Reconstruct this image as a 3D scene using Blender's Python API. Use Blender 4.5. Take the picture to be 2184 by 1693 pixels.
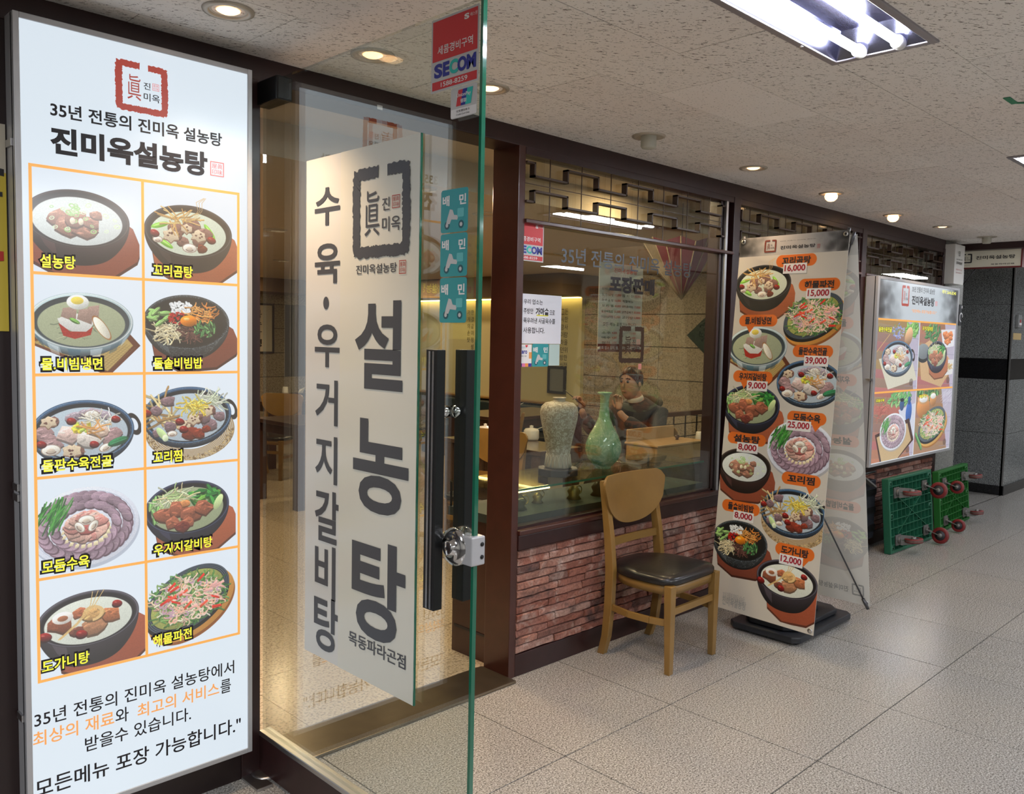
import bpy, bmesh, math, random
import numpy as np
from mathutils import Vector, Matrix

for o in list(bpy.data.objects): bpy.data.objects.remove(o)
C = bpy.context.scene.collection
SC = bpy.context.scene
PI = math.pi
# ================================================================ camera, world, large lights, exposure
D0, CZ, FPX = 2.7553, 1.6, 1817.37
YAW, PITCH, ROLL = math.radians(44.64), math.radians(-4.042), math.radians(1.222)
fw = Vector((math.sin(YAW) * math.cos(PITCH), math.cos(YAW) * math.cos(PITCH), math.sin(PITCH)))
r0 = Vector((math.cos(YAW), -math.sin(YAW), 0)); u0 = r0.cross(fw)
RT = r0 * math.cos(ROLL) + u0 * math.sin(ROLL); UP = -r0 * math.sin(ROLL) + u0 * math.cos(ROLL)
CAM = Vector((0, -D0, CZ))
cd = bpy.data.cameras.new('camera'); cam = bpy.data.objects.new('camera', cd); C.objects.link(cam); SC.camera = cam
cam.matrix_world = Matrix(((RT.x, UP.x, -fw.x, CAM.x), (RT.y, UP.y, -fw.y, CAM.y), (RT.z, UP.z, -fw.z, CAM.z), (0, 0, 0, 1)))
cd.sensor_width = 36; cd.lens = FPX / 2184 * 36; cd.clip_start = .05; cd.clip_end = 100
w = bpy.data.worlds.new('world'); SC.world = w; w.use_nodes = True
w.node_tree.nodes['Background'].inputs[0].default_value = (.85, .88, 1, 1); w.node_tree.nodes['Background'].inputs[1].default_value = .08
SC.view_settings.view_transform = 'Standard'; SC.view_settings.look = 'None'; SC.view_settings.gamma = 1
SC.view_settings.use_curve_mapping = False; SC.view_settings.exposure = 0.0
SC.cycles.max_bounces = 8; SC.cycles.transparent_max_bounces = 24; SC.cycles.sample_clamp_indirect = 4
# strengths of the lamps that the place has
TUBE_E, CORR_W, SPOT_W, INT_W, BOX_E = 84.0, 50.0, 34.0, 19.0, .84
def area(name, loc, sx, sy, p, col, rot=(0, 0, 0)):
    l = bpy.data.lights.new(name, 'AREA'); l.shape = 'RECTANGLE'; l.size = sx; l.size_y = sy; l.energy = p; l.color = col
    o = bpy.data.objects.new(name, l); o.location = loc; o.rotation_euler = rot; C.objects.link(o); return o
def spot(name, loc, p, col, ang=95, blend=.9, r=.03):
    l = bpy.data.lights.new(name, 'SPOT'); l.energy = p; l.color = col; l.spot_size = math.radians(ang); l.spot_blend = blend; l.shadow_soft_size = r
    o = bpy.data.objects.new(name, l); o.location = loc; C.objects.link(o); return o
def point(name, loc, p, col, r=.05):
    l = bpy.data.lights.new(name, 'POINT'); l.energy = p; l.color = col; l.shadow_soft_size = r
    o = bpy.data.objects.new(name, l); o.location = loc; C.objects.link(o); return o
# fluorescent fixtures of the corridor: two rows, the first one passes through the picture
FIX = [(2.20, -1.576), (5.33, -1.576), (8.46, -1.576), (11.6, -1.576), (-.93, -1.576)] + [(x, -4.6) for x in (-.93, 2.2, 5.33, 8.46)]
for i, (x, y) in enumerate(FIX[3:]):
    area('fluorescent_light', (x, y, 2.50), 1.1, .26, CORR_W * (1.0 if y > -2 else 1.5), (.93, .96, 1.0))
DOWN = [(1.198, -.324), (1.718, -.313), (2.243, -.33), (4.197, -.323), (5.199, -.292), (6.322, -.232), (7.159, -.284)]
for i, (x, y) in enumerate(DOWN):
    spot('downlight_light', (x, y, 2.475), SPOT_W * (1.5 if i < 3 else .45), (1, .70, .44), 105)
# ceiling lamps of the dining room (x, y, ceiling height, share)
INL = [(2.34, .12, 2.49, .5), (2.77, .75, 2.345, .9), (3.6, 1.15, 2.345, 1.1), (4.12, .36, 2.49, .5), (5.68, 2.39, 2.345, 1.2), (3.2, 3.0, 2.345, 1.0), (6.8, 3.4, 2.345, 1.0), (4.6, 5.4, 2.345, 1.0), (6.9, 6.4, 2.345, 1.0), (5.6, 8.2, 2.345, .8), (2.5, 5.0, 2.345, .8), (6.2, 1.0, 2.345, .9)]
for x, y, z, p in INL:
    o = area('ceiling_lamp_light', (x, y, z - .006), .12, .12, INT_W * p, (1, .72, .42)); o.data.shape = 'DISK'

# ================================================================ helpers
def F3(px, py): return (RT * (px - 1092) - UP * (py - 846.5)) / FPX + fw
class Frame:
    """a flat surface in the world: origin, right, up; px() turns a pixel of the photograph into a point on it"""
    def __init__(s, o, u, v):
        s.o, s.u, s.v = Vector(o), Vector(u).normalized(), Vector(v).normalized(); s.n = s.u.cross(s.v)
    def P(s, a, b, d=0): return s.o + s.u * a + s.v * b + s.n * d
    def px(s, x, y):
        r = F3(x, y); t = (s.o - CAM).dot(s.n) / r.dot(s.n); p = CAM + r * t - s.o
        return p.dot(s.u), p.dot(s.v)
    def rect(s, x0, y0, x1, y1):   # bottom-left and top-right pixels
        a, b = s.px(x0, y0); c, d = s.px(x1, y1); return a, b, c, d
def atz(px, py, z):
    r = F3(px, py); return CAM + r * ((z - CZ) / r.z)
def aty(px, py, y):
    r = F3(px, py); return CAM + r * ((y + D0) / r.y)
def atx(px, py, x):
    r = F3(px, py); return CAM + r * (x / r.x)
def tag(o, label=None, cat=None, group=None, kind=None):
    if label: o['label'] = label
    if cat: o['category'] = cat
    if group: o['group'] = group
    if kind: o['kind'] = kind
    return o
def empty(name, loc=(0, 0, 0), rz=0, label=None, cat=None, group=None, kind=None, parent=None):
    o = bpy.data.objects.new(name, None); o.empty_display_size = .1; C.objects.link(o); o.location = loc; o.rotation_euler = (0, 0, rz)
    if parent: o.parent = parent
    return tag(o, label, cat, group, kind)
WP = {}    # things whose parts are written in world coordinates
def setp(o, parent):
    o.parent = parent
    if parent.name in WP: o.matrix_parent_inverse = WP[parent.name]
def wempty(name, loc, label=None, cat=None, group=None, kind=None):
    o = empty(name, loc, 0, label, cat, group, kind); WP[o.name] = Matrix.Translation(-Vector(loc)); return o
def copy_tree(o, parent=None):
    c = o.copy(); C.objects.link(c)
    if parent is not None: c.parent = parent
    for ch in [q for q in bpy.data.objects if q.parent == o]: copy_tree(ch, c)
    return c
class MB:
    def __init__(s): s.v = []; s.f = []; s.sm = []; s.uv = {}
    def add(s, vs, fs, smooth=False):
        b = len(s.v); s.v += [tuple(p) for p in vs]
        for f in fs: s.f.append([b + i for i in f]); s.sm.append(smooth)
        return s
    def box(s, x0, y0, z0, x1, y1, z1):
        x0, x1 = sorted((x0, x1)); y0, y1 = sorted((y0, y1)); z0, z1 = sorted((z0, z1))
        return s.add([(x0, y0, z0), (x1, y0, z0), (x1, y1, z0), (x0, y1, z0), (x0, y0, z1), (x1, y0, z1), (x1, y1, z1), (x0, y1, z1)],
                     [(0, 3, 2, 1), (4, 5, 6, 7), (0, 1, 5, 4), (1, 2, 6, 5), (2, 3, 7, 6), (3, 0, 4, 7)])
    def bar(s, a, b, wx, wy, up=(0, 0, 1), wx2=None, wy2=None):
        a, b = Vector(a), Vector(b); t = (b - a).normalized(); up = Vector(up)
        if abs(t.dot(up)) > .95: up = Vector((0, 1, 0))
        x = t.cross(up).normalized(); y = x.cross(t); vs = []
        for p, p0, p1 in ((a, wx, wy), (b, wx2 or wx, wy2 or wy)):
            vs += [p - x * p0 / 2 - y * p1 / 2, p + x * p0 / 2 - y * p1 / 2, p + x * p0 / 2 + y * p1 / 2, p - x * p0 / 2 + y * p1 / 2]
        return s.add(vs, [(0, 3, 2, 1), (4, 5, 6, 7), (0, 1, 5, 4), (1, 2, 6, 5), (2, 3, 7, 6), (3, 0, 4, 7)])
    def prism(s, pts, fn, d0, d1):
        n = len(pts); A = [fn(a, b, d0) for a, b in pts]; B = [fn(a, b, d1) for a, b in pts]
        return s.add(A + B, [tuple(range(n - 1, -1, -1)), tuple(range(n, 2 * n))] + [(i, (i + 1) % n, n + (i + 1) % n, n + i) for i in range(n)])
    def tube(s, pts, r, n=10, caps=True, smooth=True):
        pts = [Vector(p) for p in pts]; R = r if isinstance(r, (list, tuple)) else [r] * len(pts); vs = []; x = None
        for i, p in enumerate(pts):
            t = (pts[min(i + 1, len(pts) - 1)] - pts[max(i - 1, 0)]).normalized()
            if x is None:
                x = t.orthogonal().normalized()
            else:
                x = (x - t * x.dot(t)).normalized()
            y = t.cross(x)
            vs += [p + (x * math.cos(2 * PI * k / n) + y * math.sin(2 * PI * k / n)) * R[i] for k in range(n)]
        fs = [(i * n + k, i * n + (k + 1) % n, (i + 1) * n + (k + 1) % n, (i + 1) * n + k) for i in range(len(pts) - 1) for k in range(n)]
        s.add(vs, fs, smooth)
        if caps:
            b = len(s.v) - len(vs); s.f += [[b + k for k in range(n - 1, -1, -1)], [b + (len(pts) - 1) * n + k for k in range(n)]]; s.sm += [False, False]
        return s
    def lathe(s, prof, o=(0, 0, 0), ax=(0, 0, 1), n=24, smooth=True):
        o = Vector(o); ax = Vector(ax).normalized(); x = ax.orthogonal().normalized(); y = ax.cross(x); vs = []
        for r, h in prof: vs += [o + ax * h + (x * math.cos(2 * PI * k / n) + y * math.sin(2 * PI * k / n)) * max(r, 1e-5) for k in range(n)]
        return s.add(vs, [(i * n + k, i * n + (k + 1) % n, (i + 1) * n + (k + 1) % n, (i + 1) * n + k) for i in range(len(prof) - 1) for k in range(n)], smooth)
    def mesh(s, name):
        m = bpy.data.meshes.new(name); m.from_pydata(s.v, [], s.f); m.polygons.foreach_set('use_smooth', s.sm); m.update()
        bm = bmesh.new(); bm.from_mesh(m); bmesh.ops.recalc_face_normals(bm, faces=bm.faces); bm.to_mesh(m); bm.free(); return m
    def build(s, name, material, parent=None, bevel=0, seg=2, loc=None):
        o = bpy.data.objects.new(name, s.mesh(name)); C.objects.link(o)
        if material: o.data.materials.append(material)
        if parent: setp(o, parent)
        if loc: o.location = loc
        if bevel:
            b = o.modifiers.new('bevel', 'BEVEL'); b.width = bevel; b.segments = seg; b.limit_method = 'ANGLE'; b.angle_limit = math.radians(40)
        return o
def inst(name, mesh, loc=(0, 0, 0), parent=None, rot=(0, 0, 0), scale=(1, 1, 1)):
    o = bpy.data.objects.new(name, mesh); C.objects.link(o); o.location = loc; o.rotation_euler = rot; o.scale = scale
    if parent: o.parent = parent
    return o
# ---------------------------------------------------------------- materials
_m = {}
def nt(name):
    m = bpy.data.materials.new(name); m.use_nodes = True; t = m.node_tree; return m, t, t.nodes['Principled BSDF'], t.nodes['Material Output']
def mat(name, col, rough=.5, metal=0, emit=0, noise=0, scale=30, bump=0, coat=0, ecol=None):
    if name in _m: return _m[name]
    m, t, b, o = nt(name); b.inputs['Base Color'].default_value = (*col, 1); b.inputs['Roughness'].default_value = rough; b.inputs['Metallic'].default_value = metal
    if coat: b.inputs['Coat Weight'].default_value = coat; b.inputs['Coat Roughness'].default_value = .15
    if emit: b.inputs['Emission Color'].default_value = (*(ecol or col), 1); b.inputs['Emission Strength'].default_value = emit
    if noise or bump:
        tc = t.nodes.new('ShaderNodeTexCoord'); n = t.nodes.new('ShaderNodeTexNoise'); n.inputs['Scale'].default_value = scale; n.inputs['Detail'].default_value = 4
        t.links.new(tc.outputs['Object'], n.inputs['Vector'])
        if noise:
            r = t.nodes.new('ShaderNodeMix'); r.data_type = 'RGBA'; r.inputs[6].default_value = (*[c * (1 - noise) for c in col], 1); r.inputs[7].default_value = (*[min(1, c * (1 + noise)) for c in col], 1)
            t.links.new(n.outputs['Fac'], r.inputs[0]); t.links.new(r.outputs[2], b.inputs['Base Color'])
        if bump:
            q = t.nodes.new('ShaderNodeBump'); q.inputs['Strength'].default_value = bump; q.inputs['Distance'].default_value = .003
            t.links.new(n.outputs['Fac'], q.inputs['Height']); t.links.new(q.outputs[0], b.inputs['Normal'])
    _m[name] = m; return m
def rgb(t, fac, *stops):
    r = t.nodes.new('ShaderNodeValToRGB'); e = r.color_ramp.elements
    e[0].position, e[0].color = stops[0][0], (*stops[0][1], 1); e[1].position, e[1].color = stops[-1][0], (*stops[-1][1], 1)
    for p, c in stops[1:-1]: q = e.new(p); q.color = (*c, 1)
    t.links.new(fac, r.inputs[0]); return r.outputs[0]
def mixc(t, a, b, fac, mode='MIX'):
    n = t.nodes.new('ShaderNodeMix'); n.data_type = 'RGBA'; n.blend_type = mode
    for k, v in ((0, fac), (6, a), (7, b)):
        if isinstance(v, (int, float)): n.inputs[k].default_value = v
        elif isinstance(v, tuple): n.inputs[k].default_value = (*v, 1)
        else: t.links.new(v, n.inputs[k])
    return n.outputs[2]
def noise(t, vec, scale, detail=3, rough=.5, dist=0):
    n = t.nodes.new('ShaderNodeTexNoise'); n.inputs['Scale'].default_value = scale; n.inputs['Detail'].default_value = detail; n.inputs['Roughness'].default_value = rough; n.inputs['Distortion'].default_value = dist
    t.links.new(vec, n.inputs['Vector']); return n.outputs['Fac']
def world_vec(t, sc=(1, 1, 1)):
    g = t.nodes.new('ShaderNodeNewGeometry'); m = t.nodes.new('ShaderNodeMapping'); m.inputs['Scale'].default_value = sc
    t.links.new(g.outputs['Position'], m.inputs['Vector']); return m.outputs[0]
def rnd(t):
    return t.nodes.new('ShaderNodeObjectInfo').outputs['Random']
def glass(name, tint=(.93, .97, .95), ior=1.5, gain=1.0):
    m, t, b, o = nt(name); t.nodes.remove(b)
    g = t.nodes.new('ShaderNodeNewGeometry'); f = t.nodes.new('ShaderNodeFresnel'); k = t.nodes.new('ShaderNodeMapRange')
    t.links.new(g.outputs['Backfacing'], k.inputs[0]); k.inputs[3].default_value = ior; k.inputs[4].default_value = 1 / ior
    t.links.new(k.outputs[0], f.inputs['IOR']); q = t.nodes.new('ShaderNodeMath'); q.operation = 'MULTIPLY'; q.inputs[1].default_value = gain; t.links.new(f.outputs[0], q.inputs[0])
    a = t.nodes.new('ShaderNodeBsdfTransparent'); a.inputs[0].default_value = (*tint, 1); s = t.nodes.new('ShaderNodeBsdfGlossy'); s.inputs['Roughness'].default_value = 0
    x = t.nodes.new('ShaderNodeMixShader'); t.links.new(q.outputs[0], x.inputs[0]); t.links.new(a.outputs[0], x.inputs[1]); t.links.new(s.outputs[0], x.inputs[2]); t.links.new(x.outputs[0], o.inputs[0])
    return m
def granite(name, cols, scale=160, rough=.3, tint=.06, cloud=.12):
    m, t, b, o = nt(name); v = world_vec(t); n1 = noise(t, v, scale, 2, .6); n2 = noise(t, v, scale * 2.1, 1, .5); n3 = noise(t, v, 1.3, 3)
    c = rgb(t, n1, (.33, cols[0]), (.45, cols[1]), (.56, cols[2]), (.68, cols[3])); c = mixc(t, c, rgb(t, n2, (.36, (.25, .24, .23)), (.5, (1, 1, 1))), .6, 'MULTIPLY')
    c = mixc(t, c, rgb(t, n3, (.3, (1 - cloud,) * 3), (.7, (1, 1, 1))), 1.0, 'MULTIPLY'); c = mixc(t, c, rgb(t, rnd(t), (0, (1 - tint,) * 3), (1, (1, 1, 1))), 1.0, 'MULTIPLY')
    t.links.new(c, b.inputs['Base Color']); b.inputs['Roughness'].default_value = rough
    return m
M_floor = granite('terrazzo_granite', ((.11, .105, .097), (.34, .323, .30), (.47, .448, .42), (.70, .69, .67)), 150, .20, .05, .05)
M_dark = mat('joint_dark', (.05, .045, .04), .8)
M_gwall = granite('grey_granite', ((.05, .055, .055), (.18, .19, .19), (.28, .295, .295), (.42, .44, .44)), 120, .25)
M_gband = granite('black_granite', ((.004, .004, .005), (.008, .008, .01), (.012, .012, .015), (.03, .03, .03)), 120, .12)
M_lightstone = granite('light_stone', ((.16, .16, .15), (.28, .28, .26), (.36, .36, .33), (.48, .47, .44)), 120, .35)
M_wood = mat('maroon_wood', (.026, .0075, .0078), .42, noise=.35, scale=18, coat=.08)
M_wood2 = mat('red_brown_wood', (.052, .014, .010), .3, noise=.3, scale=14, coat=.3)
M_darkwood = mat('dark_table_wood', (.045, .018, .012), .3, noise=.4, scale=12, coat=.4)
M_black = mat('black_metal', (.012, .012, .013), .35, metal=.3)
M_blackp = mat('black_plastic', (.018, .020, .026), .45)
M_chrome = mat('chrome', (.72, .72, .73), .12, metal=1)
M_steel = mat('brushed_steel', (.55, .55, .56), .32, metal=1)
M_alu = mat('aluminium_frame', (.50, .50, .52), .42, metal=.35)
M_white = mat('white_paint', (.72, .71, .68), .5)
M_porc = mat('white_porcelain', (.75, .73, .68), .2, coat=.6)
M_ink = mat('black_ink', (.018, .016, .02), .5)
M_glass = glass('window_glass', (.86, .90, .87), 1.6, 1.2)
M_dglass = glass('door_glass', (.92, .96, .94), 1.6, 1.75)
M_cglass = glass('case_glass', (.82, .88, .85), 1.5, .8)
M_bulb = mat('warm_bulb', (1, .8, .5), .4, emit=3.2, ecol=(1, .58, .28))
M_tube = mat('fluorescent_tube', (1, 1, 1), .4, emit=TUBE_E, ecol=(.90, .94, 1.0))
# ---------------------------------------------------------------- lettering: filled glyph outlines laid flat on a surface
_t = {}
def glyphs(txt, bold=0.0, sp=1.0):
    k = (txt, bold, sp)
    if k in _t: return _t[k]
    c = bpy.data.curves.new('lettering', 'FONT'); c.body = txt; c.offset = bold; c.resolution_u = 4; c.space_character = sp
    o = bpy.data.objects.new('lettering', c); m = bpy.data.meshes.new_from_object(o)
    V = np.empty(len(m.vertices) * 3, np.float32); m.vertices.foreach_get('co', V); V = V.reshape(-1, 3)[:, :2]; f = [tuple(p.vertices) for p in m.polygons]
    bpy.data.objects.remove(o); bpy.data.curves.remove(c); bpy.data.meshes.remove(m)
    V = (V - V.min(0)) / (V.max(0) - V.min(0)); _t[k] = (V, f); return _t[k]
def flat(name, vs, fs, material, parent, uvs=None):
    m = bpy.data.meshes.new(name); m.from_pydata([tuple(v) for v in vs], [], fs)
    if uvs is not None:
        l = m.uv_layers.new(name='uv'); l.data.foreach_set('uv', [c for f in m.polygons for i in f.vertices for c in uvs[i]])
    m.materials.append(material); o = bpy.data.objects.new(name, m); C.objects.link(o)
    if parent: setp(o, parent)
    return o
def text(fr, s, r, material, parent, bold=.02, lift=.0015, name='lettering', sp=1.0):
    V, f = glyphs(s, bold, sp); a, b, c, d = r
    return flat(name, [fr.P(a + (c - a) * x, b + (d - b) * y, lift) for x, y in V], f, material, parent)
def ctr(r, h):
    m_ = (r[1] + r[3]) / 2; return (r[0], m_ - h / 2, r[2], m_ + h / 2)
def rectf(fr, r, material, parent, lift=.001, name='print', rad=0, uv=None):
    a, b, c, d = r
    if rad:
        q = []
        for cx, cy, t in ((c - rad, d - rad, 0), (a + rad, d - rad, 90), (a + rad, b + rad, 180), (c - rad, b + rad, 270)):
            for k in range(5): t2 = math.radians(t + k * 22.5); q.append((cx + rad * math.cos(t2), cy + rad * math.sin(t2)))
    else: q = [(a, b), (c, b), (c, d), (a, d)]
    return flat(name, [fr.P(x, y, lift) for x, y in q], [tuple(range(len(q)))], material, parent, [((x - a) / (c - a), (y - b) / (d - b)) for x, y in q] if uv else None)
def polyf(fr, pts, material, parent, lift=.001, name='print'):
    return flat(name, [fr.P(x, y, lift) for x, y in pts], [tuple(range(len(pts)))], material, parent)
def logo(fr, r, cf, ct, parent, lift=.002, seal=None, tall=1.0):
    """brush-drawn square emblem, open at the top, with an old character and three syllables"""
    a, b, c, d = r; W, H = c - a, d - b; R = random.Random(4); n = 40
    def per(t, q):   # point on a rounded square of half size q, starting right of the gap at the top, clockwise
        L = t * 8 * q
        segs = [((.12, q), (q, q)), ((q, q), (q, -q)), ((q, -q), (-q, -q)), ((-q, -q), (-q, q)), ((-q, q), (-.04, q))]
        tot = sum(math.dist(*s_) for s_ in segs); L = t * tot
        for p0, p1 in segs:
            l = math.dist(p0, p1)
            if L <= l + 1e-9: return (p0[0] + (p1[0] - p0[0]) * L / l, p0[1] + (p1[1] - p0[1]) * L / l)
            L -= l
        return (-.04, q)
    vs, fs = [], []
    for k in range(n * 4 + 1):
        t = k / (n * 4); x, y = per(t, .5); i, j = per(t, .372); x += R.uniform(-.012, .012); y += R.uniform(-.012, .012); i += R.uniform(-.010, .010); j += R.uniform(-.010, .010)
        if abs(x) > .42 and abs(y) > .42: x *= .965; y *= .965
        vs += [(x, y), (i, j)]
        if k: fs.append((2 * k - 2, 2 * k - 1, 2 * k + 1, 2 * k))
    flat('emblem_frame', [fr.P(a + W * (x + .5), b + H * (y + .5), lift) for x, y in vs], fs, cf, parent)
    R4 = lambda x0, y0, x1, y1: (a + W * x0, b + H * y0, a + W * x1, b + H * y1)
    text(fr, '眞', R4(.22, .24, .48, .74), cf, parent, .0, lift)
    text(fr, '진', R4(.53, .50, .66, .64), ct, parent, .01, lift); text(fr, '미옥', R4(.53, .27, .84, .43), ct, parent, .01, lift)
    if seal: stamp(fr, R4(.70, .51, .83, .65), seal, parent, lift)
def stamp(fr, r, m, parent, lift=.002):
    a, b, c, d = r; W, H = c - a, d - b; k = .06
    vs = [(0, 0), (1, 0), (1, 1), (0, 1), (k, k), (1 - k, k), (1 - k, 1 - k), (k, 1 - k)]
    flat('seal_frame', [fr.P(a + W * x, b + H * y, lift) for x, y in vs], [(0, 1, 5, 4), (1, 2, 6, 5), (2, 3, 7, 6), (3, 0, 4, 7)], m, parent)
    text(fr, '屋眞', (a + W * .12, b + H * .53, c - W * .12, d - H * .12), m, parent, 0, lift); text(fr, '印味', (a + W * .12, b + H * .12, c - W * .12, d - H * .53), m, parent, 0, lift)
_im = {}
def picmat(p, key, emit=0, trans=False, pale=0):
    if (key, emit, pale) in _im: return _im[(key, emit, pale)]
    name = 'print_' + key; img = bpy.data.images.get(name)
    if img is None:
        img = bpy.data.images.new(name, p.w, p.h, alpha=False); a = p.a[::-1].copy(); a[..., 3] = 1
        img.pixels.foreach_set(np.ascontiguousarray(a, np.float32).ravel()); img.update(); img.pack()
    m, t, b, o = nt(name + ('_lit' if emit else '_paper')); i = t.nodes.new('ShaderNodeTexImage'); i.image = img; i.extension = 'EXTEND'; c = i.outputs[0]
    if pale: c = mixc(t, c, (.84, .83, .79), pale)
    t.links.new(c, b.inputs['Base Color']); b.inputs['Roughness'].default_value = .45
    if emit:
        t.links.new(c, b.inputs['Emission Color']); b.inputs['Emission Strength'].default_value = emit; b.inputs['Base Color'].default_value = (.1, .1, .1, 1)
        t.links.remove(b.inputs['Base Color'].links[0]); b.inputs['Roughness'].default_value = .15
    _im[(key, emit, pale)] = m; return m

# ---------------------------------------------------------------- printed dish pictures, painted with numpy (flat print of the signs)
class Pic:
    """small RGBA canvas; coordinates in units of the width, y down"""
    def __init__(s, w, h, bg=None, seed=1):
        s.w, s.h = w, h
        s.a = np.zeros((h, w, 4), np.float32)
        if bg is not None:
            s.a[..., :3] = bg; s.a[..., 3] = 1
        s.rng = random.Random(seed); r = np.random.RandomState(seed)
        n = r.rand(h, w).astype(np.float32)
        n = (n + np.roll(n, 1, 0) + np.roll(n, 1, 1) + np.roll(n, (1, 1), (0, 1))) / 4
        s.n = (n - .5) * 2
    def box(s, x0, y0, x1, y1):
        W = s.w
        a = max(0, int(x0 * W) - 3); b = min(s.w, int(x1 * W) + 4); c = max(0, int(y0 * W) - 3); d = min(s.h, int(y1 * W) + 4)
        if a >= b or c >= d: return None
        yy, xx = np.mgrid[c:d, a:b].astype(np.float32)
        return (slice(c, d), slice(a, b)), (xx + .5) / W, (yy + .5) / W
    def put(s, sl, m, col, grain=.10, shade=None):
        d = s.a[sl]; m = np.clip(m, 0, 1)
        c = np.array(col, np.float32)[None, None, :] * (1 + grain * s.n[sl][..., None])
        if shade is not None: c = c * shade[..., None]
        c = np.clip(c, 0, 1); m3 = m[..., None]
        oa = d[..., 3:4]; na = m3 + oa * (1 - m3)
        d[..., :3] = np.where(na > 1e-4, (c * m3 + d[..., :3] * oa * (1 - m3)) / np.maximum(na, 1e-4), d[..., :3])
        d[..., 3:4] = na
    def ell(s, cx, cy, rx, ry, col, rot=0, al=1, soft=.004, lit=.25, grain=.10):
        R = max(rx, ry)
        b = s.box(cx - R, cy - R, cx + R, cy + R)
        if b is None: return
        sl, X, Y = b; c, q = math.cos(rot), math.sin(rot)
        u = ((X - cx) * c + (Y - cy) * q) / rx; v = (-(X - cx) * q + (Y - cy) * c) / ry
        d = np.sqrt(u * u + v * v); m = (1 - d) * min(rx, ry) / soft + .5
        s.put(sl, np.clip(m, 0, 1) * al, col, grain, 1 - lit * (u * .3 + v * .7))
    def ring(s, cx, cy, rx, ry, w, col, rot=0, al=1, a0=None, a1=None):
        R = max(rx, ry) + w
        b = s.box(cx - R, cy - R, cx + R, cy + R)
        if b is None: return
        sl, X, Y = b; c, q = math.cos(rot), math.sin(rot)
        u = ((X - cx) * c + (Y - cy) * q) / rx; v = (-(X - cx) * q + (Y - cy) * c) / ry
        d = np.abs(np.sqrt(u * u + v * v) - 1) * min(rx, ry)
        m = np.clip((w / 2 - d) / .003 + .5, 0, 1)
        if a0 is not None:
            t = np.arctan2(v, u); m = m * ((t > a0) & (t < a1))
        s.put(sl, m * al, col)
    def poly(s, pts, col, al=1, lit=0, grain=.10):
        P = np.array(pts, np.float32)
        b = s.box(P[:, 0].min(), P[:, 1].min(), P[:, 0].max(), P[:, 1].max())
        if b is None: return
        sl, X, Y = b; m = np.zeros_like(X)
        for oy in (-.25, .25):
            y2 = Y + oy / s.w; ins = np.zeros(X.shape, bool)
            for i in range(len(P)):
                x1, y1 = P[i]; x2, y2_ = P[(i + 1) % len(P)]
                if y1 == y2_: continue
                k = (y1 > y2) != (y2_ > y2)
                ins ^= k & (X < (x2 - x1) * (y2 - y1) / (y2_ - y1) + x1)
            m += ins * .5
        h = max(1e-4, P[:, 1].max() - P[:, 1].min())
        s.put(sl, m * al, col, grain, 1 - lit * ((Y - P[:, 1].mean()) / h) if lit else None)
    def line(s, pts, w, col, al=1):
        P = np.array(pts, np.float32)
        b = s.box(P[:, 0].min() - w, P[:, 1].min() - w, P[:, 0].max() + w, P[:, 1].max() + w)
        if b is None: return
        sl, X, Y = b; D = np.full(X.shape, 9., np.float32)
        for i in range(len(P) - 1):
            a, c = P[i], P[i + 1]; v = c - a; L = float(v @ v) + 1e-9
            t = np.clip(((X - a[0]) * v[0] + (Y - a[1]) * v[1]) / L, 0, 1)
            D = np.minimum(D, np.hypot(X - a[0] - t * v[0], Y - a[1] - t * v[1]))
        s.put(sl, np.clip((w / 2 - D) / .0028 + .5, 0, 1) * al, col)
    def paste(s, o, cx, cy, wid, hgt, rot=0, al=1):
        """paste picture o centred at cx, cy with size wid x hgt"""
        R = math.hypot(wid, hgt) / 2
        b = s.box(cx - R, cy - R, cx + R, cy + R)
        if b is None: return
        sl, X, Y = b; c, q = math.cos(rot), math.sin(rot)
        u = ((X - cx) * c + (Y - cy) * q) / wid + .5; v = (-(X - cx) * q + (Y - cy) * c) / hgt + .5
        k = (u > 0) & (u < 1) & (v > 0) & (v < 1)
        fx = np.clip(u * o.w - .5, 0, o.w - 1.001); fy = np.clip(v * o.h - .5, 0, o.h - 1.001)
        ix, iy = fx.astype(int), fy.astype(int); ax, ay = (fx - ix)[..., None], (fy - iy)[..., None]
        A = o.a; p = (A[iy, ix] * (1 - ax) + A[iy, ix + 1] * ax) * (1 - ay) + (A[iy + 1, ix] * (1 - ax) + A[iy + 1, ix + 1] * ax) * ay
        m = p[..., 3:4] * k[..., None] * al; d = s.a[sl]
        d[..., :3] = p[..., :3] * m + d[..., :3] * (1 - m); d[..., 3:4] = m + d[..., 3:4] * (1 - m)

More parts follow.
